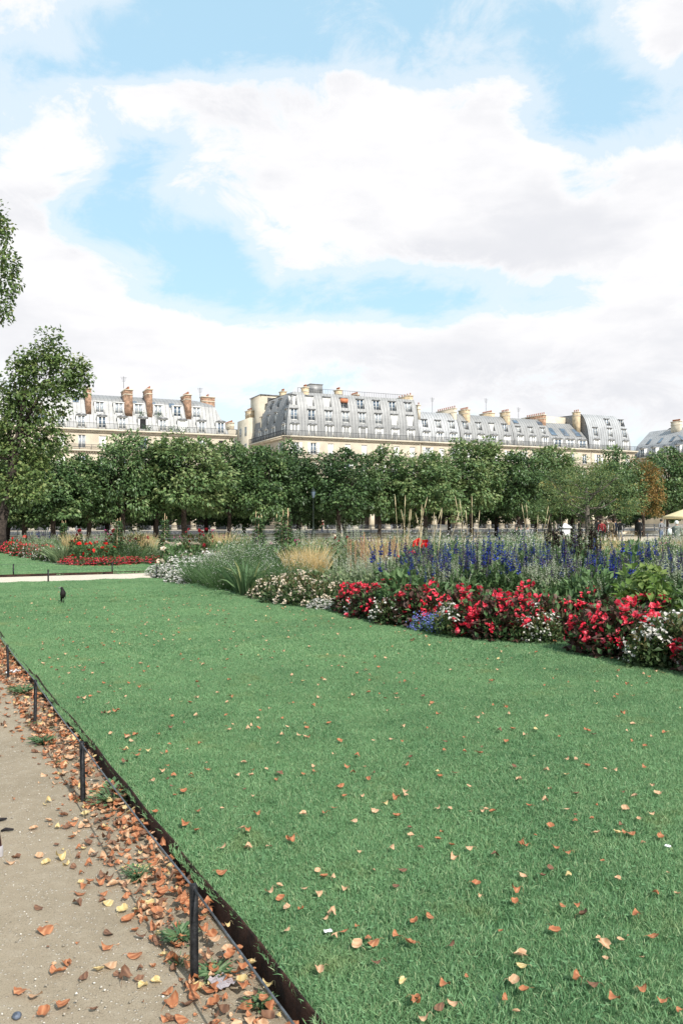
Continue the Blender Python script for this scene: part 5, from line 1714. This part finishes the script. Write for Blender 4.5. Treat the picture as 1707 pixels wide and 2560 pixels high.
lawn_px += Z2([(1027, 213), (1145, 213), (1240, 207), (1345, 180), (1020, 330), (1465, 323), (1245, 420), (1290, 392), (1405, 405), (1470, 432), (1297, 455), (1322, 495), (1387, 505), (1527, 530), (1500, 548), (1325, 600), (1540, 632), (1478, 785), (915, 42), (855, 105), (1120, 120), (1145, 135), (1400, 55), (1185, 52), (1500, 50)], 0, 2000, .542)
lawn_px += Z2([(1010, 1070), (1035, 1100), (990, 1060), (1060, 1050), (1330, 1120), (1095, 1170), (970, 1170), (1065, 1210), (975, 1260), (1275, 1330), (1310, 1390), (1500, 1360), (1440, 1485), (1370, 1515), (1450, 1745), (1215, 1650), (810, 885), (860, 880), (900, 877), (615, 765), (655, 770), (815, 645), (655, 540), (470, 600), (700, 462), (620, 505), (685, 370), (615, 385), (1130, 550), (1035, 525), (1105, 490), (1500, 475), (1445, 955), (1240, 1045), (1165, 1175)], 0, 1500, .319)
lawn_px += Z2([(845, 1783), (930, 1815), (1190, 1790), (1255, 1645), (1230, 1675), (925, 1665), (820, 1730), (1020, 1720), (1100, 1728), (1350, 1680), (1410, 1600), (1430, 1640), (1480, 1765), (1455, 1830), (1510, 1825), (1300, 1780), (780, 1697), (620, 1625), (520, 1640), (500, 1590), (570, 1670), (660, 1665), (560, 1745), (545, 1775), (930, 1565), (1110, 1640), (1125, 1560), (1275, 1550), (1180, 1760), (1010, 1780), (780, 1800), (910, 1830), (640, 1770), (1345, 1760)], 0, 0, 1.0887)
path_px = Z2([(185, 265), (45, 297), (75, 270), (212, 297), (282, 277), (310, 302), (475, 360), (397, 405), (473, 470), (365, 440), (357, 487), (177, 503), (215, 607), (667, 573), (303, 760), (452, 790), (503, 772), (250, 797), (620, 725), (497, 690), (97, 890), (163, 912), (722, 845), (657, 865), (780, 890), (790, 942), (433, 972), (200, 990), (743, 540), (685, 487), (635, 508), (800, 785), (790, 760), (775, 1020), (920, 875), (935, 755), (155, 138), (313, 130), (335, 178), (390, 820), (645, 830), (560, 190), (515, 205)], 0, 2000, .542)
R.seed(61)
for px, py in lawn_px:
    p = at(px, py, LZ + .04); spots.append([p.x, p.y, float(lawn_z(p.x, p.y)) + .036, R.uniform(.027, .054), R.choices(range(4), (4.5, 4.4, .7, 1.0))[0], 'lawn'])
for px, py in path_px:
    p = at(px, py, .0); spots.append([p.x, p.y, .004, R.uniform(.040, .068), R.choices(range(4), (3, 3, 3, 1))[0], 'path'])
npin = len(spots)
# the scatter over the rest of the lawn
rg = np.random.default_rng(71)
while len(spots) < npin + 760:
    y = rg.uniform(2.0, 17) if rg.uniform() < .8 else rg.uniform(10, 22); x = rg.uniform(-.42 * y - .6, .42 * y + 1.0); q = np.array([x, y])
    if (q - E0) @ EP < .12 or (q - N0) @ CN > -.3 or inside(q[None], BED1)[0]: continue
    spots.append([x, y, float(lawn_z(x, y)) + .034, rg.uniform(.020, .046), rg.choice(4, p=[.46, .36, .09, .09]), 'lawn'])
# the drift along the edging
while len(spots) < npin + 760 + 4600:
    a = rg.uniform(-1.5, 17); b = -abs(rg.normal(0, .22)) - .03
    if rg.uniform() < .5: b = rg.uniform(-.28, -.02)
    if rg.uniform() < .05: b = -rg.uniform(.3, 2.2)
    if b < -1.0 and rg.uniform() < .7: continue
    wob = .10 * math.sin(a * 2.3) + .06 * math.sin(a * 5.1)
    if b < -.42 + wob and b > -.9 and rg.uniform() < .55: continue
    x, y = ab(a, b)
    spots.append([x, y, .004 + rg.uniform(0, .022) * max(0, 1 + b * 2.2) + rg.uniform(0, .075) * max(0, 1 + b / .17), (rg.uniform(.022, .060) if rg.uniform() < .68 else rg.uniform(.010, .022)), rg.choice(4, p=[.46, .25, .06, .23]), 'path'])
# the 300 largest in view are leaves of their own, the rest lie as one drift
key = []
for i, s in enumerate(spots):
    vis = abs(s[0]) < .413 * s[1] + .05 and s[1] > 2.68 * (1 - .0)
    key.append((-(s[3] / s[1]) if vis else 1.0) - (.5 if i < npin and vis else 0))
order = np.argsort(key); solo = set(order[:300].tolist())
drift = {'lawn': Geo(), 'path': Geo()}
DC = {}
for i, (x, y, z, sz, c, where) in enumerate(spots):
    k = R.randrange(NLF); rz = R.uniform(0, 6.28); tilt = (R.uniform(-.3, .3), R.uniform(-.3, .3))
    if i in solo:
        o = link('fallen_leaf', LEAFM[k, int(c)], loc=(x, y, z), rot=(tilt[0], tilt[1], rz), scale=sz)
        if where == 'lawn': tag(o, ['curled rust orange leaf fallen on the lawn', 'pale tan dry leaf fallen on the lawn', 'yellow leaf fallen on the lawn', 'dark brown withered leaf fallen on the lawn'][int(c)], 'leaf', ['rust', 'tan', 'yellow', 'brown'][int(c)] + ' leaves on the lawn')
        else: tag(o, ['curled rust orange leaf lying on the gravel', 'pale tan dry leaf lying on the gravel', 'yellow leaf lying on the gravel', 'dark brown withered leaf lying on the gravel'][int(c)], 'leaf', ['rust', 'tan', 'yellow', 'brown'][int(c)] + ' leaves on the gravel')
    else:
        m = np.array(Matrix.Rotation(rz, 3, 'Z') @ Matrix.Rotation(tilt[1], 3, 'Y') @ Matrix.Rotation(tilt[0], 3, 'X'))
        G = LEAFG[k]; V = (np.concatenate(G.V) * sz) @ m.T + (x, y, z)
        off = 0; Q = np.concatenate(G.Q); T = np.concatenate(G.T) if G.T else None
        drift[where].add(V, Q, T, mat=int(c), a=np.concatenate(G.A))
o = drift['lawn'].build('fallen_leaves', FLM, kind='stuff'); tag(o, 'thin scatter of small dry leaves over the lawn', 'leaves')
o = drift['path'].build('leaf_litter', FLM, kind='stuff'); tag(o, 'drift of rust coloured leaves piled along the lawn edging', 'leaves')

# ------------------------------------------------------------------ pebbles, weeds, litter on the path
peb = Geo(); rg = np.random.default_rng(81); M_PEB = leafmat('pebble', [(.20, .17, .13), (.42, .37, .30), (.68, .64, .57)], 0, .8, .3)
for k in range(2600):
    y = 2.3 + 9 * rg.uniform() ** 1.6; x = rg.uniform(-.45 * y - .5, 0); q = np.array([x, y])
    if (q - E0) @ EP > -.05: continue
    r = .0022 + .006 * rg.uniform() ** 3
    V = np.array([(1, 0, 0), (-1, 0, 0), (0, 1, 0), (0, -1, 0), (0, 0, .75), (0, 0, -.4)]) * r * rg.uniform(.7, 1.3, (6, 3)); th = rg.uniform(0, 6.28)
    V = V @ np.array([[math.cos(th), math.sin(th), 0], [-math.sin(th), math.cos(th), 0], [0, 0, 1]]) + (x, y, r * .3)
    peb.add(V, None, [(0, 2, 4), (2, 1, 4), (1, 3, 4), (3, 0, 4), (2, 0, 5), (1, 2, 5), (3, 1, 5), (0, 3, 5)], a=rg.uniform(0, 1))
o = peb.build('pebbles', M_PEB, kind='stuff'); tag(o, 'small pale pebbles strewn over the gravel path', 'pebbles')

M_WEED = leafmat('weed_leaf', [(.045, .10, .045), (.09, .17, .07), (.18, .25, .13)], .25)


def weed(px, py, s, tall, lab, seed):
    p = at(px, py, 0); rg = np.random.default_rng(seed); g = Geo(); n = 90
    th = rg.uniform(0, 6.28, n); r = rg.uniform(0, .5, n)
    g.blades(np.column_stack([np.cos(th) * r * .4, np.sin(th) * r * .4, 0 * r]), np.column_stack([np.cos(th) * .9, np.sin(th) * .9, np.full(n, .5 + tall)]), np.column_stack([np.cos(th), np.sin(th), -.6 + 0 * th]) * .6, rg.uniform(.35, 1, n), .05 + .05 * (tall < .8), a=rg.uniform(0, 1, n))
    o = thing('weed', lab, 'weed', p, 0, None, s); g.build('leaf_blades', M_WEED, o)
    l = Geo(); m = 60; th = rg.uniform(0, 6.28, m); r = rg.uniform(.1, .8, m)
    l.leaves(np.column_stack([np.cos(th) * r, np.sin(th) * r, rg.uniform(.02, .5 * tall + .1, m)]), np.column_stack([np.cos(th), np.sin(th), rg.uniform(-.2, .6, m)]), UP, .28, .16, a=rg.uniform(.2, 1, m))
    l.build('leaves', M_WEED, o)


weed(342, 2196, .085, 1.0, 'short grassy weed tuft beside the nearest fence post', 1)
weed(450, 2350, .09, .5, 'flat green weed at the foot of the nearest fence post', 2)
weed(536, 2440, .08, .4, 'small rosette weed among the leaves below the wire', 3)
weed(650, 2520, .07, 1.0, 'little grassy weed in the leaf drift under the wire', 9)
weed(283, 2012, .16, 1.1, 'large pale thistle weed growing over the edging', 4)
weed(300, 1985, .12, 1.3, 'upright pale weed leaning on the edging', 5)
weed(105, 1860, .11, .7, 'grassy weed near the second fence post', 6)
weed(60, 1735, .16, .6, 'spreading green weed patch between two fence posts', 7)
weed(28, 1630, .15, 1.0, 'weed growing at the edging far along the path', 8)
weed(120, 1740, .12, .9, 'weed clump squeezed between the edging strips', 10)

R.seed(17)
for k in range(9):
    q = ab(R.uniform(.2, 9), -R.uniform(.06, .28)); rgw = np.random.default_rng(400 + k); n = 46; th = rgw.uniform(0, 6.28, n); r = rgw.uniform(0, .6, n); g = Geo()
    g.blades(np.column_stack([np.cos(th) * r, np.sin(th) * r, 0 * r]), np.column_stack([np.cos(th) * .5, np.sin(th) * .5, np.full(n, .9)]), np.column_stack([np.cos(th), np.sin(th), -.4 + 0 * th]) * .5, rgw.uniform(.3, 1, n), .06, a=rgw.uniform(0, 1, n))
    o = g.build('weed', M_WEED); o.location = (q[0], q[1], 0); o.scale = (R.uniform(.03, .055),) * 3
    tag(o, 'small green grass tuft sprouting in the leaf drift', 'weed', 'grass tufts in the leaf drift')
M_PAPER = mat('white_paper', (.80, .80, .80), .8, .05, 20, .3, 60)


def scrap(px, py, z, s, lab, seed, name='paper_scrap', cat='litter', m=None):
    p = at(px, py, z); rg = np.random.default_rng(seed); g = Geo(); n = 6
    V = [((i / n - .5) * 1.2, (j / n - .5) * .9, .14 * abs(math.sin(i * 1.7 + seed) * math.cos(j * 1.3)) + rg.uniform(0, .12)) for i in range(n + 1) for j in range(n + 1)]
    g.add(V, [(i * 7 + j, i * 7 + 7 + j, i * 7 + 8 + j, i * 7 + j + 1) for i in range(n) for j in range(n)])
    o = g.build(name, m or M_PAPER); o.location = p + Vector((0, 0, .005)); o.scale = (s, s, s); o.rotation_euler = (0, 0, rg.uniform(0, 6)); tag(o, lab, cat)


scrap(37, 1684, 0, .17, 'crumpled white paper bag among leaves by the fence', 1)
scrap(820, 2332, LZ + .03, .026, 'small white paper scrap on the lawn', 2)
scrap(1668, 2118, LZ + .03, .022, 'white feather like scrap on the lawn edge', 3)
scrap(555, 2462, 0.01, .07, 'grey plastic wrapper in the leaf drift', 4, m=mat('grey_plastic', (.38, .33, .34), .4, .2, 20))
# dark bark twists and a blue grey pebble
M_BARKB = mat('dark_bark_chip', (.022, .018, .02), .8, .4, 30)
for px, py, a, lab in ((5, 2054, .7, 'dark curled bark strip lying on the gravel'), (19, 2079, .1, 'short dark twisted twig on the gravel')):
    p = at(px, py, .0); g = Geo()
    g.tube([(-.035, -.008, .008), (-.012, .006, .014), (.012, -.004, .016), (.035, .012, .009)], [.006, .011, .009, .005], 7)
    o = g.build('bark_strip', M_BARKB, smooth=True); o.location = p; o.rotation_euler = (0, 0, a); o.scale = (.85,) * 3; tag(o, lab, 'bark')
g = Geo(); g.lathe([(.004, -.006), (.013, -.002), (.016, .006), (.012, .013), (.005, .016)], (0, 0, 0), 10)
o = g.build('pebble', mat('blue_grey_stone', (.10, .12, .16), .5, .3, 40), smooth=True); o.location = at(43, 2543, 0); tag(o, 'round blue grey pebble on the gravel path', 'pebble')

# garden chair mostly beyond the picture: one leg reaches into view
M_CHAIR = mat('maroon_metal', (.10, .022, .022), .45, .2, 20, 0, 9, .3, .5); M_CAPG = mat('grey_rubber', (.34, .32, .32), .7, .1, 9)
cp = at(1, 2140, 0); ch = thing('garden_chair', 'maroon metal garden chair with grey rubber feet on the gravel', 'chair', cp, .75)
for i, (x, y) in enumerate(((0, 0), (-.42, 0), (0, .40), (-.42, .40))):
    tx, ty = (-.03 if x == 0 else .03), (.03 if y == 0 else -.03)
    g = Geo(); g.tube([(x, y, .03), (x + tx * .6, y + ty, .25), (x + tx, y + ty, .43)], .011, 8); l = g.build('leg', M_CHAIR, ch, smooth=True)
    g = Geo(); g.lathe([(.015, 0), (.016, .02), (.0145, .048), (.010, .05)], (x, y, 0), 10); g.build('foot', M_CAPG, l, smooth=True)
for k in range(6):
    g = Geo(); g.box(-.39, -.03, .035 + k * .056, .035 + k * .056 + .042, .43, .445); g.build('slat', M_CHAIR, ch)
g = Geo(); g.tube([(-.39, .37, .43), (-.39, .45, .85), (-.21, .47, .9), (-.03, .45, .85), (-.03, .37, .43)], .011, 8); g.build('back_frame', M_CHAIR, ch, smooth=True)
for k in range(4):
    g = Geo(); g.box(-.378, -.042, .40 + k * .018, .412 + k * .018, .52 + k * .085, .58 + k * .085); g.build('back_slat', M_CHAIR, ch)

# ------------------------------------------------------------------ bird
M_FEATH = mat('black_plumage', (.013, .010, .009), .7, .4, 40, .2, 90, 0, .25); M_BEAK = mat('grey_beak', (.22, .20, .21), .5, .1, 30); M_EYE = mat('bird_eye', (.01, .01, .01), .1, 0, 5, 0, 5, 0, .8)


def skinned(name, joints, edges, mats, pick, sub=2, parent=None):
    """continuous body grown over a skeleton; pick(p) chooses the material slot of a face"""
    me = bpy.data.meshes.new(name); me.from_pydata([j[0] for j in joints], edges, [])
    o = bpy.data.objects.new(name, me); COL.objects.link(o)
    sk = o.modifiers.new('skin', 'SKIN'); sk.use_smooth_shade = True
    for i, j in enumerate(joints):
        r = j[1]; me.skin_vertices[0].data[i].radius = r if hasattr(r, '__len__') else (r, r)
        me.skin_vertices[0].data[i].use_root = (i == 0)
    if sub: ss = o.modifiers.new('sub', 'SUBSURF'); ss.levels = sub; ss.render_levels = sub
    dg = bpy.context.evaluated_depsgraph_get()
    m2 = bpy.data.meshes.new_from_object(o.evaluated_get(dg)); m2.name = name
    bpy.data.objects.remove(o); bpy.data.meshes.remove(me)
    m2.materials.clear()
    for m in mats: m2.materials.append(m)
    for p in m2.polygons: p.material_index = pick(p.center); p.use_smooth = True
    return m2


bp = at(157, 1515, LZ); bp.z = float(lawn_z(bp.x, bp.y)) + .02
bird = thing('blackbird', 'black bird standing upright on the lawn', 'bird', bp + Vector((0, 0, .035)), 0, None, 1.12)
g = Geo()
g.tube([(-.030, .026, .026), (-.024, .020, .042), (-.012, .012, .062), (.0, .006, .082), (.006, .002, .105), (.008, 0, .13), (.005, 0, .152), (.0, 0, .172), (-.005, 0, .190), (-.010, 0, .206), (-.015, 0, .219), (-.019, 0, .228), (-.021, 0, .231)],
       [.006, .016, .029, .039, .046, .047, .041, .031, .0245, .0225, .0205, .013, .004], 14)
g.build('body', M_FEATH, bird, smooth=True)
g = Geo(); g.tube([(-.026, 0, .219), (-.046, -.001, .217), (-.068, -.002, .212)], [.010, .009, .002], 8); g.build('beak', M_BEAK, bird, smooth=True)
for s in (-1, 1):
    g = Geo(); g.lathe([(.001, -.003), (.003, -.001), (.003, .001), (.001, .003)], (-.022, s * .013, .222), 8); g.build('eye', M_EYE, bird)
    g = Geo(); x = .016 * s + .002
    g.tube([(x, .005, .075), (x + .001, .012, .04), (x, .0, -.03)], [.010, .006, .005], 6)
    for a in (-.5, 0, .5): g.tube([(x, 0, -.008), (x + math.sin(a) * .022, -.022 * math.cos(a), -.014)], [.0025, .0015], 4)
    g.tube([(x, 0, -.008), (x, .016, -.014)], [.0025, .0015], 4)
    g.build('leg', M_BARKB, bird, smooth=True)
    g = Geo()   # folded wing: layered feathers down the flank
    for k in range(7):
        z = .165 - k * .014; g.leaves([(.006 + s * .033, -.004 + .004 * k, z)], [(-.05 * s, .35, -1)], [(s, .2, .1)], .075, .028, a=.5)
    g.build('wing', M_FEATH, bird)
g = Geo()
for k in range(5): g.leaves([(-.024 + .004 * (k - 2), .036, .045)], [(-.3 + .08 * (k - 2), .3, -1)], [(0, 1, .2)], .05, .014)
g.build('tail', M_FEATH, bird)

# ------------------------------------------------------------------ people
SKIN = mat('skin', (.48, .30, .22), .6, .08, 10)
CLOTH = {k: mat('cloth_' + k, c, .85, .15, 8, .2, 40) for k, c in {
    'black': (.02, .02, .022), 'white': (.72, .72, .72), 'greygreen': (.16, .18, .16), 'red': (.30, .03, .035), 'brown': (.12, .07, .05), 'navy': (.03, .04, .08), 'grey': (.2, .2, .21), 'denim': (.10, .14, .22), 'teal': (.10, .22, .24), 'tan': (.35, .26, .17)}.items()}
HAIR = {k: mat('hair_' + k, c, .6, .2, 30) for k, c in {'dark': (.02, .015, .012), 'brown': (.07, .04, .025), 'white': (.7, .69, .66)}.items()}


def person(loc, h, top, bottom, hair, label, rz=0, sit=False, coat=False, walk=0.0, arms=.0, group=None):
    o = thing('person', label, 'person', loc, rz, group, h / 1.72)
    if sit:
        hip = .46; J = [((0, 0, hip), (.15, .13)), ((0, .02, .75), (.15, .11)), ((0, .03, .98), (.17, .10)), ((0, .03, 1.07), (.06, .06)), ((0, .02, 1.17), (.085, .095)), ((0, .02, 1.27), (.08, .09))]
        legs = [((s * .09, -.12, hip), (.085, .085), (s * .11, -.45, hip + .02), (.065, .065), (s * .11, -.47, .08), (.045, .045), (s * .11, -.6, .035), (.045, .035)) for s in (-1, 1)]
        armz = (.95, .72, .55)
    else:
        J = [((0, 0, .92), (.155, .115)), ((0, 0, 1.15), (.135, .10)), ((0, 0, 1.38), (.165, .10)), ((0, 0, 1.48), (.058, .058)), ((0, -.01, 1.57), (.078, .09)), ((0, -.01, 1.67), (.072, .085))]
        legs = [((s * .09, 0, .86), (.095, .1), (s * .10, -walk * s * .5, .48), (.068, .07), (s * .10, -walk * s, .09), (.046, .05), (s * .10, -walk * s - .13, .04), (.045, .035)) for s in (-1, 1)]
        armz = (1.36, 1.08, .84)
    E = [(0, 1), (1, 2), (2, 3), (3, 4), (4, 5)]
    for L in legs:
        n = len(J); J += [(L[0], L[1]), (L[2], L[3]), (L[4], L[5]), (L[6], L[7])]; E += [(0, n), (n, n + 1), (n + 1, n + 2), (n + 2, n + 3)]
    for s in (-1, 1):
        n = len(J); ey = -.05 - arms * .1
        J += [((s * .21, 0, armz[0]), (.058, .06)), ((s * .27, ey * .3, armz[1]), (.045, .045)), ((s * .25, ey - arms * .2, armz[2] + arms * .25), (.034, .036)), ((s * .24, ey - arms * .26 - .03, armz[2] - .1 + arms * .28), (.03, .042))]
        E += [(2, n), (n, n + 1), (n + 1, n + 2), (n + 2, n + 3)]
    neck = 1.06 if sit else 1.47; wl_ = .5 if sit else .9; hand = (armz[2] - .04 + arms * .25)

    def pick(c):
        if c.z > neck: return 0
        if abs(c.x) > .2 and c.z < hand and c.z > hand - .2 and not sit: return 0
        if c.z > wl_ or (abs(c.x) > .19 and c.z > wl_ - .3): return 1
        return 3 if c.z < .09 else 2
    me = skinned('body', J, E, [SKIN, CLOTH[top], CLOTH[bottom], CLOTH['black']], pick, 2)
    link('body', me, o)
    hz = 1.24 if sit else 1.645
    g = Geo(); hy = .02 if sit else -.01
    prof = [(.095, -.07), (.105, .0), (.098, .05), (.07, .088), (.03, .105)]
    g.lathe(prof, (0, hy + .018, hz), 14); g.build('hair', HAIR[hair], o, smooth=True)
    f = Geo(); f.tube([(0, hy - .085, hz - .02), (0, hy - .108, hz - .055), (0, hy - .09, hz - .062)], [.010, .014, .008], 6); f.build('nose', SKIN, o, smooth=True)
    for s in (-1, 1):
        e = Geo(); e.lathe([(.002, -.006), (.008, 0), (.002, .006)], (s * .032, hy - .084, hz - .03), 8); e.build('eye', CLOTH['black'], o)
    if coat:
        g = Geo(); g.lathe([(.30, .42), (.27, .6), (.22, .85), (.175, 1.05), (.19, 1.25), (.20, 1.38), (.12, 1.47)], (0, 0, 0), 18); g.build('coat', CLOTH[coat], o, smooth=True)
    return o


pc = person(atd(1690, 41), 1.60, 'greygreen', 'greygreen', 'white', 'person in a long grey green coat with white hair and a white shoulder bag', rz=2.6, coat='greygreen', arms=.5)
g = Geo(); V = []
g.lathe([(.06, -.16), (.10, -.15), (.115, 0), (.10, .14), (.05, .18)], (-.24, .05, 1.12), 12); b = g.build('bag', CLOTH['white'], smooth=True)
b.location = atd(1684, 40.8); b.scale = (.95,) * 3; b.name = 'shoulder_bag'; b.rotation_euler = (0, 0, .3); tag(b, 'white shoulder bag carried by the person in the long coat', 'bag')
person(atd(1652, 60), 1.70, 'grey', 'denim', 'dark', 'person in grey top and jeans raising both hands before the low wall', rz=.4, arms=1.2)
person(atd(1447, 60), 1.72, 'black', 'black', 'dark', 'person all in black standing beside the pale tree trunk', rz=1.2)
for px, d, t, bt, hr, lab in ((1494, 62, 'black', 'navy', 'dark', 'person in black jacket and navy trousers in the crowd'), (1503, 61, 'red', 'black', 'brown', 'person in dark red top in the crowd'), (1513, 63, 'brown', 'black', 'dark', 'person in brown jacket in the crowd'),
                              (1526, 61, 'tan', 'brown', 'dark', 'person in tan jacket in the crowd'), (1536, 64, 'navy', 'black', 'brown', 'person in navy top in the crowd'), (1549, 62, 'black', 'grey', 'dark', 'person in black jacket and grey trousers in the crowd'), (1597, 62, 'black', 'black', 'dark', 'person in black near the orange leaved tree'),
                              (1520, 66, 'white', 'denim', 'brown', 'person in white shirt and jeans in the crowd')):
    person(atd(px, d), R.uniform(1.62, 1.8), t, bt, hr, lab, rz=R.uniform(0, 6.2), walk=R.uniform(0, .2))
for px, d, t, hr, lab in ((1290, 50, 'black', 'dark', 'seated person in black on a garden bench'), (1301, 50.4, 'navy', 'brown', 'seated person in navy on a garden bench'), (1318, 50.8, 'grey', 'dark', 'seated person in grey on a garden bench')):
    person(atd(px, d, .0), 1.72, t, 'black', hr, lab, rz=.2, sit=True)
for px, d, t, bt, lab in ((805, 112, 'red', 'navy', 'far person in red on the pavement by the arcades'), (1062, 112, 'teal', 'grey', 'far person in teal on the pavement by the arcades'), (1053, 113, 'white', 'black', 'far person in white on the pavement by the arcades')):
    person(atd(px, d), 1.72, t, bt, 'dark', lab, rz=1)

# ------------------------------------------------------------------ benches, lamp, pillar, kiosk
M_GREEN = mat('dark_green_paint', (.012, .022, .016), .5, .2, 20)


def bench(px, d, lab, L=1.8, rz=UANG):
    o = thing('garden_bench', lab, 'bench', atd(px, d), rz)
    for k in range(4): g = Geo(); g.box(0, L, .04 + k * .11, .04 + k * .11 + .08, .43, .46); g.build('slat', M_GREEN, o)
    for k in range(3): g = Geo(); g.box(0, L, .50 + k * .02, .53 + k * .02, .55 + k * .12, .64 + k * .12); g.build('back_slat', M_GREEN, o)
    for x in (.12, L - .18):
        for y in (.06, .44): g = Geo(); g.box(x, x + .06, y, y + .05, 0, .429); g.build('leg', M_GREEN, o)
        g = Geo(); g.tube([(x + .03, .47, .42), (x + .03, .58, .92)], .025, 6); g.build('back_post', M_GREEN, o)


bench(515, 49, 'dark green garden bench behind the white daisies', 1.5)
bench(726, 52, 'dark green garden bench in front of the lamp post', 1.4)
bench(868, 54, 'dark green garden bench between two thin tree trunks', 1.9)
bench(1283, 50.6, 'dark green garden bench with seated people', 2.2)

lp = thing('lamp_post', 'black cast iron lamp post with lantern between the trees', 'lamp', atd(783, 64.5))
g = Geo(); g.lathe([(.24, 0), (.24, .12), (.19, .16), (.17, .5), (.2, .56), (.13, .64), (.085, .9), (.075, 1.2)], (0, 0, 0), 12); g.build('base', M_GREEN, lp, smooth=True)
g = Geo(); g.lathe([(.06, 1.2), (.05, 2.4), (.07, 2.42), (.045, 2.5), (.04, 3.3), (.09, 3.36)], (0, 0, 0), 10); g.build('post', M_GREEN, lp, smooth=True)
g = Geo(); g.lathe([(.10, 3.4), (.19, 3.85), (.19, 3.87)], (0, 0, 0), 6); g.build('lantern', M_GLASS, lp)
g = Geo(); g.lathe([(.22, 3.88), (.14, 4.02), (.05, 4.1), (.02, 4.25)], (0, 0, 0), 6); g.build('lantern_cap', M_GREEN, lp)

sp = thing('stone_pillar', 'white stone gate pillar with pyramid cap beside the pale tree', 'pillar', atd(1411, 45))
g = Geo(); g.box(-.22, .22, -.22, .22, .2, 1.2); g.build('shaft', M_WHITE, sp)
g = Geo(); g.box(-.28, .28, -.28, .28, 0, .2); g.build('base', M_WHITE, sp)
g = Geo(); g.box(-.30, .30, -.30, .30, 1.2, 1.27); g.add([(-.29, -.29, 1.27), (.29, -.29, 1.27), (.29, .29, 1.27), (-.29, .29, 1.27), (-.05, -.05, 1.46), (.05, -.05, 1.46), (.05, .05, 1.46), (-.05, .05, 1.46)], [(0, 1, 5, 4), (1, 2, 6, 5), (2, 3, 7, 6), (3, 0, 4, 7), (4, 5, 6, 7)]); g.build('cap', M_WHITE, sp)

M_CANV = mat('cream_canvas', (.66, .55, .32), .85, .06, 3)
k0 = atd(1686, 66); kz = thing('kiosk', 'cream kiosk with hipped canvas roof at the end of the trees', 'kiosk', k0 + Vector((1.6, 0, 0)), .25)
g = Geo(); g.add([(-1.8, -1.5, 1.95), (1.8, -1.5, 1.95), (1.8, 1.5, 1.95), (-1.8, 1.5, 1.95), (-.3, 0, 2.75), (.3, 0, 2.75)], [(0, 1, 5, 4), (2, 3, 4, 5)], [(1, 2, 5), (3, 0, 4)]); g.build('roof', M_CANV, kz)
g = Geo(); g.box(-1.8, 1.8, -1.52, -1.5, 1.72, 1.95); g.box(-1.82, -1.8, -1.5, 1.5, 1.72, 1.95); g.box(1.8, 1.82, -1.5, 1.5, 1.72, 1.95); g.build('valance', M_CANV, kz)
g = Geo(); g.box(-1.5, 1.5, -1.2, 1.3, 0, 1.0); g.build('counter', mat('kiosk_front', (.45, .40, .28), .8, .1, 3), kz)
for x in (-1.7, 1.7):
    for y in (-1.4, 1.4): g = Geo(); g.box(x - .04, x + .04, y - .04, y + .04, 0, 1.94); g.build('post', M_WHITE, kz)

gd = thing('round_topped_stone', 'grey round topped stone marker behind the red bed', 'stone', atd(204, 44), .3)
g = Geo(); g.add([(-.22, -.06, 0), (.22, -.06, 0)] + [(.25 * math.cos(t), -.06, .45 + .28 * math.sin(t)) for t in np.linspace(0, math.pi, 9)] + [(-.22, .06, 0), (.22, .06, 0)] + [(.25 * math.cos(t), .06, .45 + .28 * math.sin(t)) for t in np.linspace(0, math.pi, 9)],
                 [(1 + i, 2 + i, 13 + i, 12 + i) for i in range(9)] + [(10, 0, 11, 21)])
n_ = 11
me = bpy.data.meshes.new('slab'); V = np.concatenate(g.V); me.from_pydata([tuple(v) for v in V], [], [[0, 1, 2, 3, 4, 5, 6, 7, 8, 9, 10], [11, 21, 20, 19, 18, 17, 16, 15, 14, 13, 12]] + [[1 + i, 12 + i, 13 + i, 2 + i] for i in range(9)] + [[10, 21, 11, 0]])
me.materials.append(mat('grey_stone', (.34, .35, .36), .85, .15, 6)); me.update(); link('slab', me, gd)
g = Geo(); g.box(-.3, .3, -.12, .12, -.05, .0); g.build('plinth', MATS['grey_stone'], gd)

for px, w in ((1083, .55), (1109, .75)):
    o = thing('notice_board', 'white notice board hung on the netting fence' if w < .6 else 'wide white notice board hung on the netting fence', 'sign', atd(px, 74.5, 0), UANG)
    g = Geo(); g.box(-w / 2, w / 2, -.02, .02, .75, 1.2); g.build('panel', M_WHITE, o)
    for x in (-w / 2 + .04, w / 2 - .04): g = Geo(); g.box(x - .02, x + .02, .021, .05, 0, 1.2); g.build('leg', M_POST, o)
